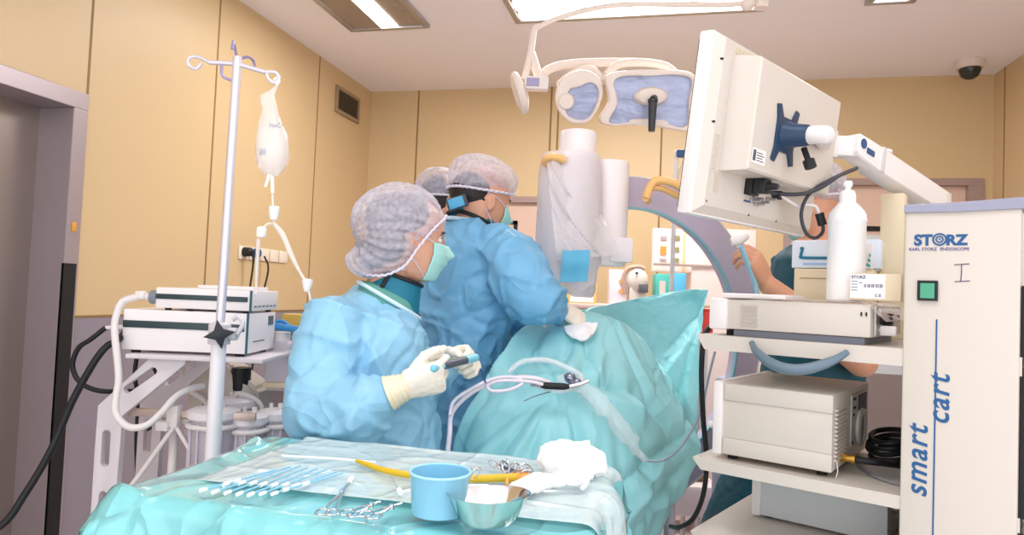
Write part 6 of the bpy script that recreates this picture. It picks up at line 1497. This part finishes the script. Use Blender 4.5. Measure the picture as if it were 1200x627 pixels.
add_hand(b, frame(at(899, 331, 2.22), X, Y, Z), [(38, 55, 35), (45, 55, 35), (50, 55, 35), (55, 55, 35)], [(.8, .45, -.45), (.9, .1, -.45), (.95, -.15, -.35)], 1.08)
legs(b, hipc, F3, L3, hip.z, w_=.11)
third = link('person', remesh(b, .0045, 1, .4), SKIN2, label='person in a dark teal apron behind the equipment cart, bare arm raised', cat='person', ang=180)
face_bits(third, H3, 1.02); b = B(); b.ball((-.02, 0, .04), (.09, .079, .075), H3, 28, 18); link('hair', b, HAIR, third, ang=180)
make_cap(third, H3, 1.02, [((-.012, 0, .070), (.118, .10, .075)), ((-.055, 0, .045), (.08, .093, .075))], [(.108, 0, .055), (.085, .058, .036), (.02, .088, .018), (-.05, .084, .0), (-.105, .05, -.01), (-.122, 0, -.01), (-.105, -.05, -.01), (-.05, -.084, .0), (.02, -.088, .018), (.085, -.058, .036)], 231, .008, rimr=.0048)
make_mask(third, H3, 1.02)
b = B(); torso(b, [(959, 290, -.1, .10, .12), (958, 304, 0, .145, .19), (955, 350, 0, .155, .2), (952, 420, 0, .155, .2), (945, 500, 0, .175, .21), (908, 600, 0, .23, .23), (892, 690, 0, .26, .235)], d, F3, L3)
gb = remesh(b, .012, 3); crumple(gb, .5, 341); ap = link('lead_apron', gb, TEALB, third, ang=180, label='dark teal lead apron')
b = B(); rg = []
for py in range(330, 700, 20):
    c = at(951, py, d); rg.append([c-F3*.150-L3*-.0+L3*(-.10+.0)+F3*e-L3*f for e, f in ((-.03, -.02), (.0, .12), (.02, .12), (-.01, -.02))])
b = B(); limb(b, [N_S, N_S.lerp(N_E, .5)], [.078, .075]); limb(b, [fsh, fsh+F3*.1-Vector((0, 0, .13))], [.075, .07]); bm = remesh(b, .01, 3); crumple(bm, .6, 351); link('scrub_sleeve', bm, TEALD, third, ang=180)
trousers(third, hipc, F3, L3, hip.z, TEALD, .11)
t = thing('white_probe', at(868, 281, 2.15), 'small white handpiece with a pale blue lead held in a bare hand', 'handpiece')
b = B().tube([at(857, 284, 2.13), at(866, 281, 2.13), at(874, 277, 2.15)], [.014, .017, .012], 12, 4); link('body', b, WHITE, t)
b = B().tube([at(868, 288, 2.14), at(876, 308, 2.17), at(884, 330, 2.2), at(888, 350, 2.22)], .008, 10); link('blue_lead', b, mat('lead_pale_blue', '9fd3ea', .4), t)

# every loose piece of these repeated small parts is a part of its own
for o in list(bpy.data.objects):
    if o.type == 'MESH' and o.name.split('.')[0] in ('foot', 'screw', 'side_vent', 'spout', 'shaft', 'connector', 'dot', 'hub', 'socket_row', 'port_label', 'pivot_cover', 'spot', 'tyre', 'clog', 'rubber_foot', 'hook_bar', 'end_cap'):
        split_loose(o)
